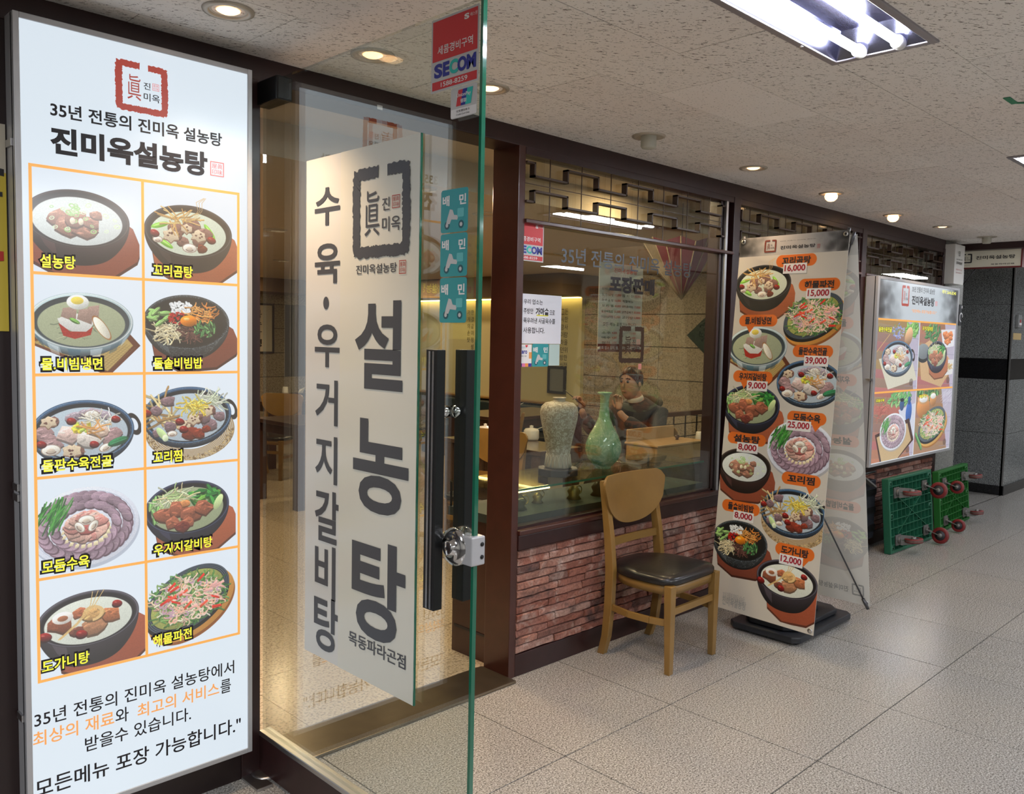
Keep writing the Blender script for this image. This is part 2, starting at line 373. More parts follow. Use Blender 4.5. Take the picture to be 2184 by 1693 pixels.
def rnd_in(r, cx, cy, rx, ry):
    t = r.uniform(0, 6.283); q = math.sqrt(r.random())
    return cx + rx * q * math.cos(t), cy + ry * q * math.sin(t)
def board(p, cx, cy, rx, ry, col=(.50, .22, .13)):
    col = tuple(a * .45 + b * .55 for a, b in zip(col, (.58, .32, .22)))
    pts = [(cx + rx * c, cy + ry * q) for c, q in ((-1, -.35), (-.62, -.9), (.55, -.95), (.9, -.6), (1.06, .0), (.98, .38), (.5, .9), (-.35, 1), (-.9, .55))]
    p.poly([(x, y + .028) for x, y in pts], tuple(c * .55 for c in col)); p.poly(pts, col, lit=.2)
    for k in range(9):
        y = cy - ry * .8 + k * ry * .2
        p.line([(cx - rx * .5, y + .02), (cx + rx * (.93 if abs(k - 4) < 3 else .5), y)], .003, tuple(c * .8 for c in col), .35)
def bowl(p, cx, cy, rx, ry, dep, body, rim, broth, speck=0, foot=.66, fill=.86):
    for k in range(40):
        t = k / 39
        w = rx * (foot + (1 - foot) * math.sin(t * 1.57) ** .8)
        c = [b * (.45 + .75 * t) for b in body]
        p.ell(cx, cy + dep * (1 - t), w, ry * (foot * .8 + (1 - foot * .8) * t), c, lit=0, grain=.05)
    p.poly([(cx - rx * .75, cy + ry * .6), (cx - rx * .45, cy + ry * .9), (cx - rx * .4, cy + dep * .8 + ry * .5), (cx - rx * .62, cy + dep * .6 + ry * .35)], [min(1, b * 2.4 + .12) for b in body], .35)
    p.ell(cx, cy, rx, ry, rim, lit=.3); p.ell(cx, cy + ry * .02, rx * .93, ry * .92, [b * .55 for b in body], lit=-.2)
    p.ring(cx, cy, rx * .975, ry * .965, .006, [min(1, c * 1.8 + .15) for c in rim], al=.7)
    p.ell(cx, cy + ry * (1 - fill) * .55, rx * fill, ry * (fill - .03), broth, lit=.08)
    if speck:
        for k in range(speck):
            a = p.rng.uniform(0, 6.28); q = p.rng.uniform(.93, 1.0)
            p.ell(cx + rx * q * math.cos(a), cy + ry * q * math.sin(a), .004, .003, (.5, .55, .58), al=.7)
        for k in range(speck):
            a = p.rng.uniform(.2, 2.9); t = p.rng.random()
            p.ell(cx + rx * (.95 - .28 * t) * math.cos(a), cy + ry * (.97 - .35 * t) * math.sin(a) + dep * t * .8, .004, .004, (.42, .45, .46), al=.6)
def meat(p, x, y, r, col, n=5):
    R = p.rng
    pts = []
    for k in range(9):
        a = k * .698; q = r * R.uniform(.75, 1.15); pts.append((x + q * math.cos(a), y + q * .72 * math.sin(a)))
    p.poly([(a, b + r * .18) for a, b in pts], [c * .5 for c in col], .9); p.poly(pts, col, lit=.5, grain=.25)
    for k in range(n):
        a, b = rnd_in(R, x, y, r * .7, r * .45); c = R.uniform(.7, 1.3)
        p.ell(a, b, r * .26, r * .09, [min(1, v * c) for v in col], R.uniform(-.6, .6), .8, grain=.2)
    p.line([(x - r * .6, y - r * .3), (x - r * .1, y - r * .45)], r * .1, [min(1, v * 1.45 + .1) for v in col], .7)
def bone(p, x, y, r):
    c = (.86, .78, .66); R = p.rng
    meat(p, x + r * .5, y, r * .8, (.48, .33, .29))
    pts = []
    for k in range(12):
        a = k * .5236; q = r * (1 if k % 2 else .74) * R.uniform(.85, 1.1); pts.append((x + q * math.cos(a), y + q * .75 * math.sin(a)))
    p.poly([(a, b + .012) for a, b in pts], (.55, .42, .34)); p.poly(pts, c, lit=.3, grain=.15)
    for k in range(4):
        a, b = rnd_in(R, x, y, r * .45, r * .3); p.ell(a, b, r * .12, r * .09, (.42, .27, .22))
def scallion(p, x, y, r, big=True):
    R = p.rng
    p.ring(x, y, r, r * .7, r * .35, (.66, .84, .52) if R.random() < .6 else (.86, .93, .78), R.uniform(-.5, .5)); p.ell(x, y, r * .5, r * .3, (.90, .95, .84), al=.6)
def strands(p, cx, cy, rx, ry, n, cols, w=.006, ln=.1, curl=1.2):
    R = p.rng
    for k in range(n):
        x, y = rnd_in(R, cx, cy, rx, ry); a = R.uniform(0, 6.28); c = R.choice(cols); f = R.uniform(.8, 1.15); pts = [(x, y)]
        for j in range(5):
            a += R.uniform(-curl, curl) * .5; x += ln / 5 * math.cos(a); y += ln / 5 * .7 * math.sin(a); pts.append((x, y))
        p.line([(a_, b_ + w * .6) for a_, b_ in pts], w, [v * .55 for v in c], .6); p.line(pts, w, [min(1, v * f) for v in c])
def leaf(p, x, y, r, rot, col):
    p.ell(x, y, r, r * .38, [c * .7 for c in col], rot); p.ell(x, y - r * .08, r * .9, r * .28, col, rot, lit=.5, grain=.25)
    p.line([(x - r * .8 * math.cos(rot), y - r * .8 * math.sin(rot)), (x + r * .8 * math.cos(rot), y + r * .8 * math.sin(rot))], .005, [min(1, c * 1.5 + .1) for c in col], .7)
def jujube(p, x, y, r):
    p.ell(x, y + r * .2, r * 1.05, r * .75, (.20, .03, .03)); p.ell(x, y, r, r * .68, (.52, .08, .07), .3, lit=.6, grain=.2); p.ell(x - r * .3, y - r * .25, r * .3, r * .12, (.85, .45, .4), .3, .8)
def mushroom(p, x, y, r, rot=0):
    p.ell(x, y, r, r * .62, (.93, .91, .86), rot, lit=.3); p.ring(x, y, r * .96, r * .58, .005, (.62, .52, .45), rot); p.ell(x, y + r * .12, r * .42, r * .3, (.80, .74, .67), rot); p.ring(x, y + r * .1, r * .5, r * .3, .006, (.5, .38, .33), rot, a0=.2, a1=2.9)
BLK = (.10, .075, .07)
W0, H0 = 440, 430
def dish(kind):
    p = Pic(W0, H0, seed=kind * 7 + 3); R = p.rng; cx, cy = .47, .40
    broth = (.83, .86, .82)
    if kind == 0:      # ox bone soup with sliced beef
        board(p, .52, .62, .47, .30, (.58, .25, .15)); bowl(p, cx, cy, .44, .25, .27, (.16, .09, .085), (.13, .09, .08), (.86, .89, .88))
        for x, y, r in ((.30, .40, .10), (.38, .47, .11), (.52, .48, .11), (.44, .40, .11), (.58, .42, .08), (.62, .35, .06)): meat(p, x, y, r, (.66, .47, .39))
        for k in range(16): scallion(p, *rnd_in(R, cx, cy + .03, .34, .17), R.uniform(.013, .024))
        for k in range(18): scallion(p, *rnd_in(R, .45, .33, .075, .05), R.uniform(.014, .022))
        for x in (.42, .49): p.ell(x, .42, .022, .03, (.93, .89, .78))
    elif kind == 1:    # oxtail soup
        board(p, .54, .62, .46, .30, (.80, .40, .18)); bowl(p, cx, cy, .45, .26, .27, BLK, (.11, .11, .12), (.84, .88, .80))
        for x, y, a in ((.17, .36, -.3), (.22, .53, .5), (.68, .38, .9)): p.ell(x, y, .09, .025, (.48, .78, .18), a); p.ell(x, y - .005, .07, .010, (.72, .92, .45), a)
        for x, y, r in ((.34, .38, .09), (.50, .33, .11), (.62, .40, .09), (.40, .50, .07), (.56, .47, .08)): meat(p, x, y, r, (.55, .40, .36))
        for x, y, r in ((.28, .45, .095), (.56, .43, .09), (.44, .37, .07)): bone(p, x, y, r)
        mushroom(p, .47, .56, .075); mushroom(p, .15, .50, .05); meat(p, .60, .55, .06, (.45, .2, .13))
        jujube(p, .12, .44, .045); jujube(p, .70, .46, .045)
        for k in range(12): strandsy = strands(p, .36, .30, .10, .03, 2, [(.86, .66, .36), (.92, .76, .48)], .009, .20, .5)
        for k in range(3): p.line([(.50 + k * .01, .28), (.56 + k * .02, .18), (.54 + k * .03, .10), (.62 + k * .01, .05)], .005, (.88, .74, .5))
    elif kind == 2:    # cold noodles in a steel bowl
        p.poly([(-.02, .60), (.70, .93), (1.0, .63), (.8, .40), (.1, .38)], (.40, .20, .10)); p.poly([(.03, .60), (.69, .88), (.93, .63), (.78, .45)], (.74, .63, .38))
        for k in range(26): p.line([(.03 + k * .026, .60 + k * .0115), (.30 + k * .026, .42 + k * .009)], .005, (.52, .42, .22), .6)
        for k in range(14): p.line([(.03 + k * .02, .60 - k * .013), (.66 + k * .02, .88 - k * .016)], .004, (.55, .45, .25), .5)
        bowl(p, cx, cy, .46, .27, .22, (.42, .50, .53), (.68, .76, .77), (.66, .69, .56), foot=.55, fill=.84)
        for a, c in ((2.6, (.16, .30, .38)), (2.2, (.84, .90, .92)), (1.75, (.20, .38, .46)), (1.3, (.90, .94, .96)), (.85, (.25, .35, .4)), (.5, (.8, .85, .88))):
            p.poly([(cx + .452 * math.cos(a + d_) * w, cy + .02 + .255 * math.sin(a + d_) + z) for d_, w, z in ((.13, 1, 0), (-.13, 1, 0), (-.11, .90, .085), (.11, .90, .085))], c, .5)
        strands(p, .44, .45, .16, .08, 60, [(.72, .74, .60), (.55, .62, .50)], .006, .14); p.poly([(.25, .38), (.40, .32), (.58, .40), (.52, .50), (.38, .50), (.28, .45)], (.86, .86, .84), lit=.2)
        p.poly([(.26, .42), (.36, .50), (.50, .50), (.56, .45), (.54, .53), (.40, .57), (.30, .54)], (.66, .14, .08), grain=.35)
        for a in ((.28, .36, .42, .26), (.42, .38, .56, .27), (.50, .36, .62, .24)):
            p.poly([(a[0], a[1]), (a[0] + .02, a[3] + .02), (a[2], a[3]), (a[2] - .01, a[1] + .05)], (.66, .55, .50), lit=.3, grain=.2)
        leaf(p, .40, .40, .05, .5, (.45, .68, .30)); p.ell(.64, .46, .045, .13, (.93, .91, .84), -.6); p.ring(.64, .46, .045, .13, .005, (.65, .42, .2), -.6)
        p.ell(.43, .22, .098, .070, (.95, .96, .93), lit=.3); p.ell(.425, .205, .055, .036, (.95, .85, .36), lit=.2)
    elif kind == 3:
        board(p, .55, .62, .45, .27, (.42, .18, .13)); bowl(p, cx, cy, .44, .28, .24, (.17, .19, .20), (.13, .15, .16), (.10, .10, .09), speck=240, fill=.85)
        for k in range(70): x, y = rnd_in(R, .40, .25, .12, .06); p.ell(x, y, .018, .012, (.92, .94, .95), R.uniform(0, 3))
        strands(p, .62, .31, .15, .09, 60, [(.92, .56, .22), (.95, .67, .36)], .010, .10); strands(p, .27, .50, .13, .07, 90, [(.86, .80, .62), (.93, .89, .74)], .009, .11)
        for k in range(10): x, y = rnd_in(R, .18, .35, .11, .07); leaf(p, x, y, .06, R.uniform(-.8, .3), (.56, .75, .42))
        strands(p, .50, .52, .10, .06, 60, [(.34, .20, .18), (.48, .32, .28)], .008, .10)
        for k in range(30): x, y = rnd_in(R, .66, .47, .11, .08); leaf(p, x, y, .035, R.uniform(-2, 2), R.choice([(.25, .45, .25), (.36, .55, .32), (.15, .32, .18)]))
        for k in range(60): x, y = rnd_in(R, .37, .36, .10, .06); p.ell(x, y, .012, .009, R.choice([(.80, .14, .10), (.66, .08, .08)]))
        p.ell(.48, .385, .085, .058, (.90, .52, .08), lit=.5); p.ell(.46, .365, .03, .015, (1, .86, .55), al=.8)
    elif kind in (4, 5):   # wide stone pans
        p.ring(.93, .36, .05, .09, .028, (.12, .10, .10), -.4)
        if kind == 5:
            for q in range(9):
                p.ring(.5, .56, .46 - q * .02, .30 - q * .013, .010, (.66, .55, .38)); 
            for k in range(220):
                a = R.uniform(0, 3.2); q = R.uniform(.85, 1); p.ell(.5 + .46 * q * math.cos(a), .56 + .30 * q * math.sin(a), .012, .005, R.choice([(.80, .70, .5), (.5, .4, .26)]), R.uniform(0, 3))
        bowl(p, cx, cy, .46, .29, .15, (.15, .20, .26), (.16, .27, .38), (.72, .78, .82), speck=150, foot=.8, fill=.87)
        if kind == 4:
            for k in range(8): meat(p, .35 + .045 * k, .22 + .012 * abs(k - 4), .055, (.66, .60, .64), 2)
            for x, y in ((.12, .40), (.15, .46), (.75, .44), (.70, .50), (.20, .52)): meat(p, x, y, .085, (.62, .50, .50))
            for x, y, r in ((.16, .30, .08), (.36, .58, .10)): bone(p, x, y, r)
            for x, y, r, c in ((.34, .42, .12, (.90, .78, .74)), (.52, .47, .12, (.88, .84, .80)), (.60, .40, .09, (.86, .74, .66)), (.44, .36, .07, (.80, .66, .6))): meat(p, x, y, r, c)
            mushroom(p, .18, .56, .085); mushroom(p, .66, .57, .06, -.4); mushroom(p, .54, .25, .07)
            for k in range(24): x, y = rnd_in(R, .44, .36, .085, .055); p.ell(x, y, .020, .017, R.choice([(.88, .80, .22), (.94, .86, .38), (.74, .82, .36)]), lit=.5)
            strands(p, .62, .30, .12, .05, 26, [(.93, .90, .82), (.96, .94, .88)], .010, .12); leaf(p, .78, .52, .10, -.3, (.16, .48, .30))
            for x, y in ((.10, .50), (.36, .30), (.76, .30), (.56, .53)): jujube(p, x, y, .042)
            strands(p, .55, .40, .10, .03, 8, [(.86, .62, .34)], .010, .16, .4)
        else:
            strands(p, .68, .27, .16, .07, 60, [(.90, .91, .84), (.80, .84, .72)], .011, .14, .5); strands(p, .20, .36, .10, .12, 26, [(.88, .80, .58), (.70, .55, .34)], .018, .22, .3)
            for x, y, r in ((.14, .34, .07), (.26, .25, .08), (.28, .50, .07), (.16, .56, .07), (.70, .50, .09), (.62, .42, .09), (.80, .42, .07)): meat(p, x, y, r, (.52, .42, .44))
            for x, y in ((.42, .50), (.52, .44), (.66, .36)): bone(p, x, y, .085)
            strands(p, .52, .30, .11, .07, 46, [(.93, .80, .26), (.96, .88, .42)], .012, .10)
            for x, y, r in ((.48, .58, .09), (.58, .59, .07), (.66, .55, .05)): meat(p, x, y, r, (.52, .20, .12), 8)
            for x, y in ((.05, .36), (.38, .46), (.42, .54)): jujube(p, x, y, .045)
            p.ell(.20, .58, .085, .035, (.78, .88, .62), .9); p.ell(.23, .62, .03, .035, (.88, .94, .78)); mushroom(p, .30, .58, .05)
    elif kind == 6:    # platter of sliced meat
        p.ell(cx + .01, cy + .03, .48, .37, (.55, .58, .66), lit=0, al=.5); p.ell(cx, cy, .48, .37, (.88, .90, .95), lit=.1); p.ring(cx, cy, .44, .335, .006, (.70, .73, .82), al=.7)
        for ring_, (n, q, r) in enumerate(((30, .86, .075), (20, .62, .07))):
            for k in range(n):
                a = k * 6.283 / n + ring_ * .2; x = cx + .44 * q * math.cos(a); y = cy + .33 * q * math.sin(a)
                c = R.uniform(.85, 1.1); p.ell(x, y, r, r * .62, [.42 * c, .33 * c, .38 * c], a + 1.2); p.ell(x - .006, y - .008, r * .93, r * .52, [.64 * c, .54 * c, .60 * c], a + 1.2, lit=.2, grain=.18); p.line([(x - r * .6, y - .02), (x + r * .3, y - .012)], .004, (.85, .75, .76), .6)
        for k in range(46): x = R.uniform(.02, .24); p.line([(x, R.uniform(.26, .44)), (x + R.uniform(.06, .14), R.uniform(.10, .22))], .010, R.choice([(.20, .52, .18), (.32, .66, .26), (.12, .36, .14)]))
        for k in range(22):
            a = k * .2856; p.poly([(cx + .19 * math.cos(a) - .02, cy + .02 + .15 * math.sin(a)), (cx + .19 * math.cos(a) + .02, cy + .01 + .15 * math.sin(a)), (cx + .21 * math.cos(a) + .015, cy + .05 + .15 * math.sin(a)), (cx + .20 * math.cos(a) - .025, cy + .055 + .15 * math.sin(a))], (.92, .86, .70), lit=.3)
        for k in range(14):
            a = k * .45; meat(p, cx + .13 * math.cos(a), cy + .10 * math.sin(a), .075, R.choice([(.84, .58, .54), (.88, .70, .64)]), 3)
        meat(p, cx, cy, .09, (.80, .42, .40)); mushroom(p, cx, cy - .06, .075); mushroom(p, cx - .06, cy + .0, .06, .9); mushroom(p, cx + .06, cy + .0, .06, -.9)
    elif kind == 7:    # rib soup with greens
        board(p, .56, .63, .45, .28, (.80, .40, .22)); bowl(p, cx, cy, .45, .28, .25, (.10, .10, .16), (.12, .14, .22), (.62, .66, .52))
        for k in range(26): x, y = rnd_in(R, .66, .30, .16, .10); leaf(p, x, y, .075, R.uniform(-.4, 1.2), R.choice([(.13, .42, .17), (.22, .55, .22), (.42, .66, .26)]))
        for k in range(10): x, y = rnd_in(R, .12, .40, .06, .12); leaf(p, x, y, .05, R.uniform(1, 2), (.5, .72, .40))
        strands(p, .30, .28, .18, .06, 60, [(.88, .90, .76), (.93, .86, .66), (.72, .82, .55)], .011, .14, .6)
        for x, y, r in ((.22, .45, .12), (.36, .40, .12), (.50, .47, .13), (.64, .42, .11), (.30, .54, .09), (.46, .56, .08)): meat(p, x, y, r, (.62, .36, .26), 8)
        meat(p, .44, .35, .06, (.86, .56, .34)); meat(p, .40, .60, .08, (.45, .20, .16)); p.ell(.80, .38, .04, .09, (.80, .88, .62), .5)
    elif kind == 8:    # tendon soup
        board(p, .60, .66, .42, .30, (.72, .32, .18)); bowl(p, cx, cy, .45, .25, .30, (.17, .15, .17), (.20, .19, .22), (.87, .89, .84))
        for x, y, r, c in ((.22, .40, .11, (.58, .33, .22)), (.52, .47, .13, (.70, .50, .36)), (.66, .40, .10, (.72, .44, .28)), (.38, .33, .07, (.72, .42, .28)), (.36, .50, .07, (.45, .26, .20)), (.50, .36, .11, (.84, .66, .42))): meat(p, x, y, r, c, 6)
        p.ell(.24, .35, .09, .055, (.95, .93, .90)); p.ell(.24, .355, .045, .025, (.66, .42, .28)); p.ring(.50, .36, .08, .06, .025, (.90, .76, .52), a0=-2.6, a1=1.6)
        jujube(p, .09, .49, .055); jujube(p, .72, .31, .045); jujube(p, .40, .53, .05)
        for k in range(3): p.line([(.20 + k * .01, .54), (.36, .42 + k * .01), (.48 + k * .02, .28), (.50 + k * .05, .16)], .007, (.88, .74, .48))
    else:              # seafood pancake on a hot plate
        p.ell(.52, .50, .48, .30, (.60, .34, .12), -.45, lit=.1); p.ell(.51, .47, .48, .30, (.86, .60, .26), -.45, lit=.2)
        p.ell(cx, cy + .04, .46, .29, (.05, .06, .07), -.42); p.ell(cx, cy, .46, .29, (.12, .15, .18), -.42, lit=.3)
        for q in (.98, .94, .90): p.ring(cx, cy, .46 * q, .29 * q, .005, (.36, .42, .48), -.42)
        p.ell(cx, cy, .40, .245, (.60, .62, .32), -.42, grain=.3)
        strands(p, cx, cy, .39, .25, 330, [(.24, .48, .22), (.36, .60, .28), (.55, .70, .40)], .011, .10); strands(p, cx, cy, .37, .23, 150, [(.93, .84, .70), (.95, .74, .66), (.88, .86, .76)], .013, .08)
        for k in range(60): x, y = rnd_in(R, cx, cy, .36, .22); p.ring(x, y, .024, .018, .013, R.choice([(.95, .72, .62), (.96, .84, .76), (.78, .62, .70)]), R.uniform(0, 3), a0=-2.4, a1=2.2)
        for k in range(24): x, y = rnd_in(R, cx, cy, .34, .21); a = R.uniform(-.9, .7); p.poly([(x, y), (x + .1 * math.cos(a), y + .1 * math.sin(a)), (x + .1 * math.cos(a) + .01, y + .1 * math.sin(a) + .025), (x + .008, y + .024)], R.choice([(.88, .18, .10), (.93, .34, .22), (.95, .70, .66)]), lit=.4)
    return p
def on_white(p, x0, y0, x1, y1, w, h, bg=(.93, .94, .96)):
    """crop x0..x1, y0..y1 (in widths) of a dish onto a plain ground"""
    q = Pic(w, h, bg); q.n *= 0; hgt = p.h / p.w; sx = 1 / (x1 - x0)
    q.paste(p, (.5 - x0) * sx, (hgt / 2 - y0) * sx, sx, hgt * sx)
    return q

# ================================================================ THE SETTING
random.seed(11)
ST = 'structure'
# --- floor of the corridor: granite slabs with recessed joints
fl = tag(MB().box(-3.2, -7.2, -.06, 16, .03, -.006).build('floor', M_dark), 'speckled grey terrazzo granite floor of the arcade corridor', kind=ST)
TX, TY = .6925, .676
tile = MB().box(-TX / 2 + .0026, -TY / 2 + .0026, -.03, TX / 2 - .0026, TY / 2 - .0026, 0).mesh('floor_tile'); tile.materials.append(M_floor)
for i in range(-3, 15):
    for j in range(0, 8):
        if i > 11 and j > 3: continue
        inst('floor_tile', tile, (2.39 + TX * (i + .5), .008 - TY * (j + .5), random.uniform(-.0006, .0004)), fl)
# --- ceiling of the corridor: fissured mineral panels in running bond
def fissured(name, k, base):
    m, t, b, o = nt(name); v = world_vec(t); mp = t.nodes.new('ShaderNodeMapping'); mp.inputs['Rotation'].default_value = (0, 0, math.radians(38)); t.links.new(v, mp.inputs[0]); mq = t.nodes.new('ShaderNodeMapping'); mq.inputs['Scale'].default_value = (48, 150, 40); t.links.new(mp.outputs[0], mq.inputs[0]); a = noise(t, mq.outputs[0], 1.0, 2, .55, .5); v2 = world_vec(t, (95, 120, 80)); c2 = noise(t, v2, 1.0, 2, .5); v3 = world_vec(t); n3 = noise(t, v3, 1.1, 2)
    c = rgb(t, a, (k, (1, 1, 1)), (k + .03, (.24, .22, .20))); c = mixc(t, base, c, 1.0, 'MULTIPLY'); c = mixc(t, c, rgb(t, c2, (.64, (1, 1, 1)), (.68, (.5, .48, .46))), 1.0, 'MULTIPLY')
    c = mixc(t, c, rgb(t, rnd(t), (0, (.94, .93, .93)), (1, (1, 1, 1))), 1.0, 'MULTIPLY'); c = mixc(t, c, rgb(t, n3, (.35, (.97, .90, .86)), (.65, (1, 1, 1))), .7, 'MULTIPLY')
    t.links.new(c, b.inputs['Base Color']); b.inputs['Roughness'].default_value = .9; return m
M_ceil = fissured('fissured_ceiling', .625, (.85, .82, .785)); M_ceil2 = fissured('smooth_ceiling', .70, (.88, .85, .82))
ce = tag(MB().box(-3.2, -7.2, 2.62, 16, 0.03, 2.66).build('ceiling', mat('ceiling_void', (.10, .09, .085), .9)), 'low corridor ceiling of fissured mineral panels', kind=ST)
PX, PY = .678, .33
pan = MB().box(-PX / 2 + .0012, -PY / 2 + .0012, 2.537, PX / 2 - .0012, PY / 2 - .0012, 2.552).mesh('ceiling_panel'); pan.materials.append(M_ceil)
pan2 = pan.copy(); pan2.materials.clear(); pan2.materials.append(M_ceil2)
FXS = [(1.600, 2.812), (4.724, 5.936), (7.854, 9.066)]
for j in range(0, 12):
    y = -.095 - PY * (j - .5); sy = 1.0
    if j == 0: y = -.046; sy = .29
    if j == 5:      # the row that holds the lamps
        for a, b in [(-3.1, 1.600)] + [(FXS[k][1], FXS[k + 1][0]) for k in range(2)] + [(9.066, 12.5)]:
            n = max(1, round((b - a) / PX)); w_ = (b - a) / n
            for i in range(n): inst('ceiling_panel', pan, (a + w_ * (i + .5), y, 0), ce, scale=(w_ / PX, 1, 1))
        continue
    for i in range(-5, 16):
        x = 2.046 + PX * (i + .5) + (0 if j % 2 else PX / 2)
        inst('ceiling_panel', pan2 if (abs(y + .92) < .1 and 2.7 < x < 3.2) or (j == 1 and 4.2 < x < 4.8) else pan, (x, y, random.uniform(-.001, .0005)), ce, scale=(1, sy, 1))
tag(MB().box(-3.2, -7.2, 2.538, 16, -3.9, 2.545).build('ceiling', M_ceil), 'plain rear part of the corridor ceiling over the far side', kind=ST)
# --- far side of the corridor and its ends (behind the camera)
M_far = mat('cream_wall', (.50, .47, .42), .6)
tag(MB().box(-3.2, -7.3, 0, 16, -7.2, 2.6).build('wall_back', M_far), 'cream corridor wall opposite the restaurant front', kind=ST)
tag(MB().box(-3.3, -7.2, 0, -3.2, .1, 2.6).build('wall_left', M_far), 'cream end wall of the corridor', kind=ST)
tag(MB().box(16, -7.2, 0, 16.1, .1, 2.6).build('wall_end', M_far), 'far end wall of the corridor', kind=ST)
# --- granite wall across the side passage
gw = wempty('wall_right', (10.24, .02, 0), 'polished dark grey granite wall with a black band and a black skirting', kind=ST)
MB().box(10.24, .03, 0, 16, 4.2, 2.6).build('wall_core', M_dark, gw)
for z0, z1, m in ((.10, .66, M_gwall), (.664, 1.25, M_gwall), (1.254, 1.472, M_gband), (1.476, 2.06, M_gwall), (2.064, 2.54, M_gwall)):
    for y0 in np.arange(.012, 4.0, .80): MB().box(10.215, y0, z0, 10.24, y0 + .797, z1).build('stone_slab', m, gw)
    for x0 in (10.215, 11.3, 12.4, 13.5, 14.6): MB().box(x0, .010, z0, x0 + (1.082 if x0 > 10.3 else 1.082), .035, z1).build('stone_slab', m, gw)
MB().box(10.195, .0, 0, 10.24, 4.2, .10).build('skirting', M_gband, gw); MB().box(10.195, -.012, 0, 16, .03, .10).build('skirting', M_gband, gw)
MB().box(10.208, .002, .1, 10.218, .016, 2.54).build('corner_trim', M_steel, gw)
fp = tag(MB().box(8.6, .03, -.06, 10.24, 4.2, -.001).build('floor', M_floor), 'granite floor of the side passage', kind=ST)
tag(MB().box(8.6, .03, 2.539, 10.24, 4.2, 2.6).build('ceiling', M_ceil), 'ceiling of the side passage', kind=ST)
tag(MB().box(8.6, 4.2, 0, 10.24, 4.3, 2.6).build('wall_passage', M_gwall), 'end wall of the side passage', kind=ST)
# --- storefront: dark maroon timber frame with brick panels
wf = wempty('wall_front', (4.0, 0, 0), 'maroon timber shopfront with thin red brick panels under the windows', kind=ST)
X0, X1 = .2, 8.10
MB().box(-1.5, .0, 2.455, X1, .16, 2.545).build('header', M_wood, wf, .004)
MB().box(X0 - 1.7, .002, 0, 1.405, .16, 2.455).build('side_panel', mat('dark_panel', (.018, .008, .008), .4), wf)
MB().box(1.40, -.004, 0, 1.472, .17, 2.46).build('post', M_wood, wf, .003)
MB().box(2.735, 0, 0, 2.778, .17, 2.46).build('post', M_wood2, wf, .003)
MB().box(4.55, -.004, .10, 4.625, .15, 2.46).build('post', M_wood, wf, .003); MB().box(6.36, -.004, .10, 6.44, .15, 2.46).build('post', M_wood, wf, .003)
MB().box(8.05, -.004, 0, 8.12, .15, 2.46).build('post', M_wood, wf, .003)
BAYS = ((2.778, 4.55), (4.625, 6.36), (6.44, 8.05))
M_brick, tb, bb, _o = nt('thin_brick')
v = world_vec(tb); n1 = noise(tb, v, 9, 3, .6, .5); n2 = noise(tb, v, 85, 3, .65)
c = rgb(tb, rnd(tb), (0, (.24, .085, .058)), (.3, (.34, .14, .10)), (.55, (.40, .20, .15)), (.72, (.13, .065, .055)), (.86, (.36, .16, .12)), (1, (.46, .30, .25)))
c = mixc(tb, c, (.66, .55, .49), rgb(tb, n1, (.54, (0, 0, 0)), (.72, (.62, .62, .62)))); c = mixc(tb, c, (.055, .04, .04), rgb(tb, n1, (.28, (.85, .85, .85)), (.44, (0, 0, 0)))); c = mixc(tb, c, rgb(tb, n2, (.35, (.55, .5, .48)), (.6, (1, 1, 1))), .8, 'MULTIPLY')
tb.links.new(c, bb.inputs['Base Color']); bb.inputs['Roughness'].default_value = .85
bu = tb.nodes.new('ShaderNodeBump'); bu.inputs['Strength'].default_value = .6; bu.inputs['Distance'].default_value = .004; tb.links.new(n2, bu.inputs['Height']); tb.links.new(bu.outputs[0], bb.inputs['Normal'])
BV = []
for k in range(8):     # brick faces with uneven, chipped edges
    R = random.Random(k); m = MB(); nx = 4; vs = []
    for j, (zz, dep) in enumerate(((0, .016), (.1, 0), (.9, 0), (1, .016))):
        for i in range(nx + 1): vs.append((i / nx + (R.uniform(-.006, .006) if 0 < i < nx else (.006 if i == 0 else -.006) + R.uniform(-.004, .004)), (-.5 + dep * 14) + R.uniform(-.06, .10), zz * (1 if j < 2 else 1) + R.uniform(-.05, .05)))
    fs = [(j * (nx + 1) + i, j * (nx + 1) + i + 1, (j + 1) * (nx + 1) + i + 1, (j + 1) * (nx + 1) + i) for j in range(3) for i in range(nx)]
    b = len(vs); vs += [(vs[i][0], .5, vs[i][2]) for i in (0, nx, 3 * (nx + 1), 4 * (nx + 1) - 1)]
    fs += [tuple([b, b + 1] + list(range(nx, -1, -1))), tuple([b + 3, b + 2] + list(range(3 * (nx + 1), 4 * (nx + 1)))), (0, nx + 1, 2 * (nx + 1), 3 * (nx + 1), b + 2, b), (nx, b + 1, b + 3, 4 * (nx + 1) - 1, 3 * (nx + 1) - 1, 2 * (nx + 1) - 1)]
    m.add(vs, fs); me = m.mesh('brick'); me.materials.append(M_brick); BV.append(me)
for bi, (a, b) in enumerate(BAYS):
    MB().box(a, .030, .0, b, .15, .70).build('backing', M_dark, wf)
    MB().box(a, .0, 0, b, .05, .105).build('base_board', M_wood, wf, .003)
    MB().box(a, -.008, .606, b, .15, .676).build('sill', M_wood, wf, .004); MB().box(a, -.014, .676, b, .06, .700).build('sill_nosing', M_wood2, wf, .004)
    z = .107; H = .0382; row = 0
    while z < .60:
        x = a + .002; first = True
        while x < b - .02:
            L = random.choice((.27, .27, .14, .20)) if not first else (.27, .15, .22)[row % 3]
            first = False; L = min(L, b - x); L = b - x if b - x - L < .05 else L
            h = min(H, .606 - z)
            o = inst('brick', random.choice(BV), (x + .001, .016 + random.uniform(-.004, .005), z + .001), wf, scale=(L - .0035, .036, h - .0045)); o.matrix_parent_inverse = WP[wf.name]
            x += L
        z += H; row += 1
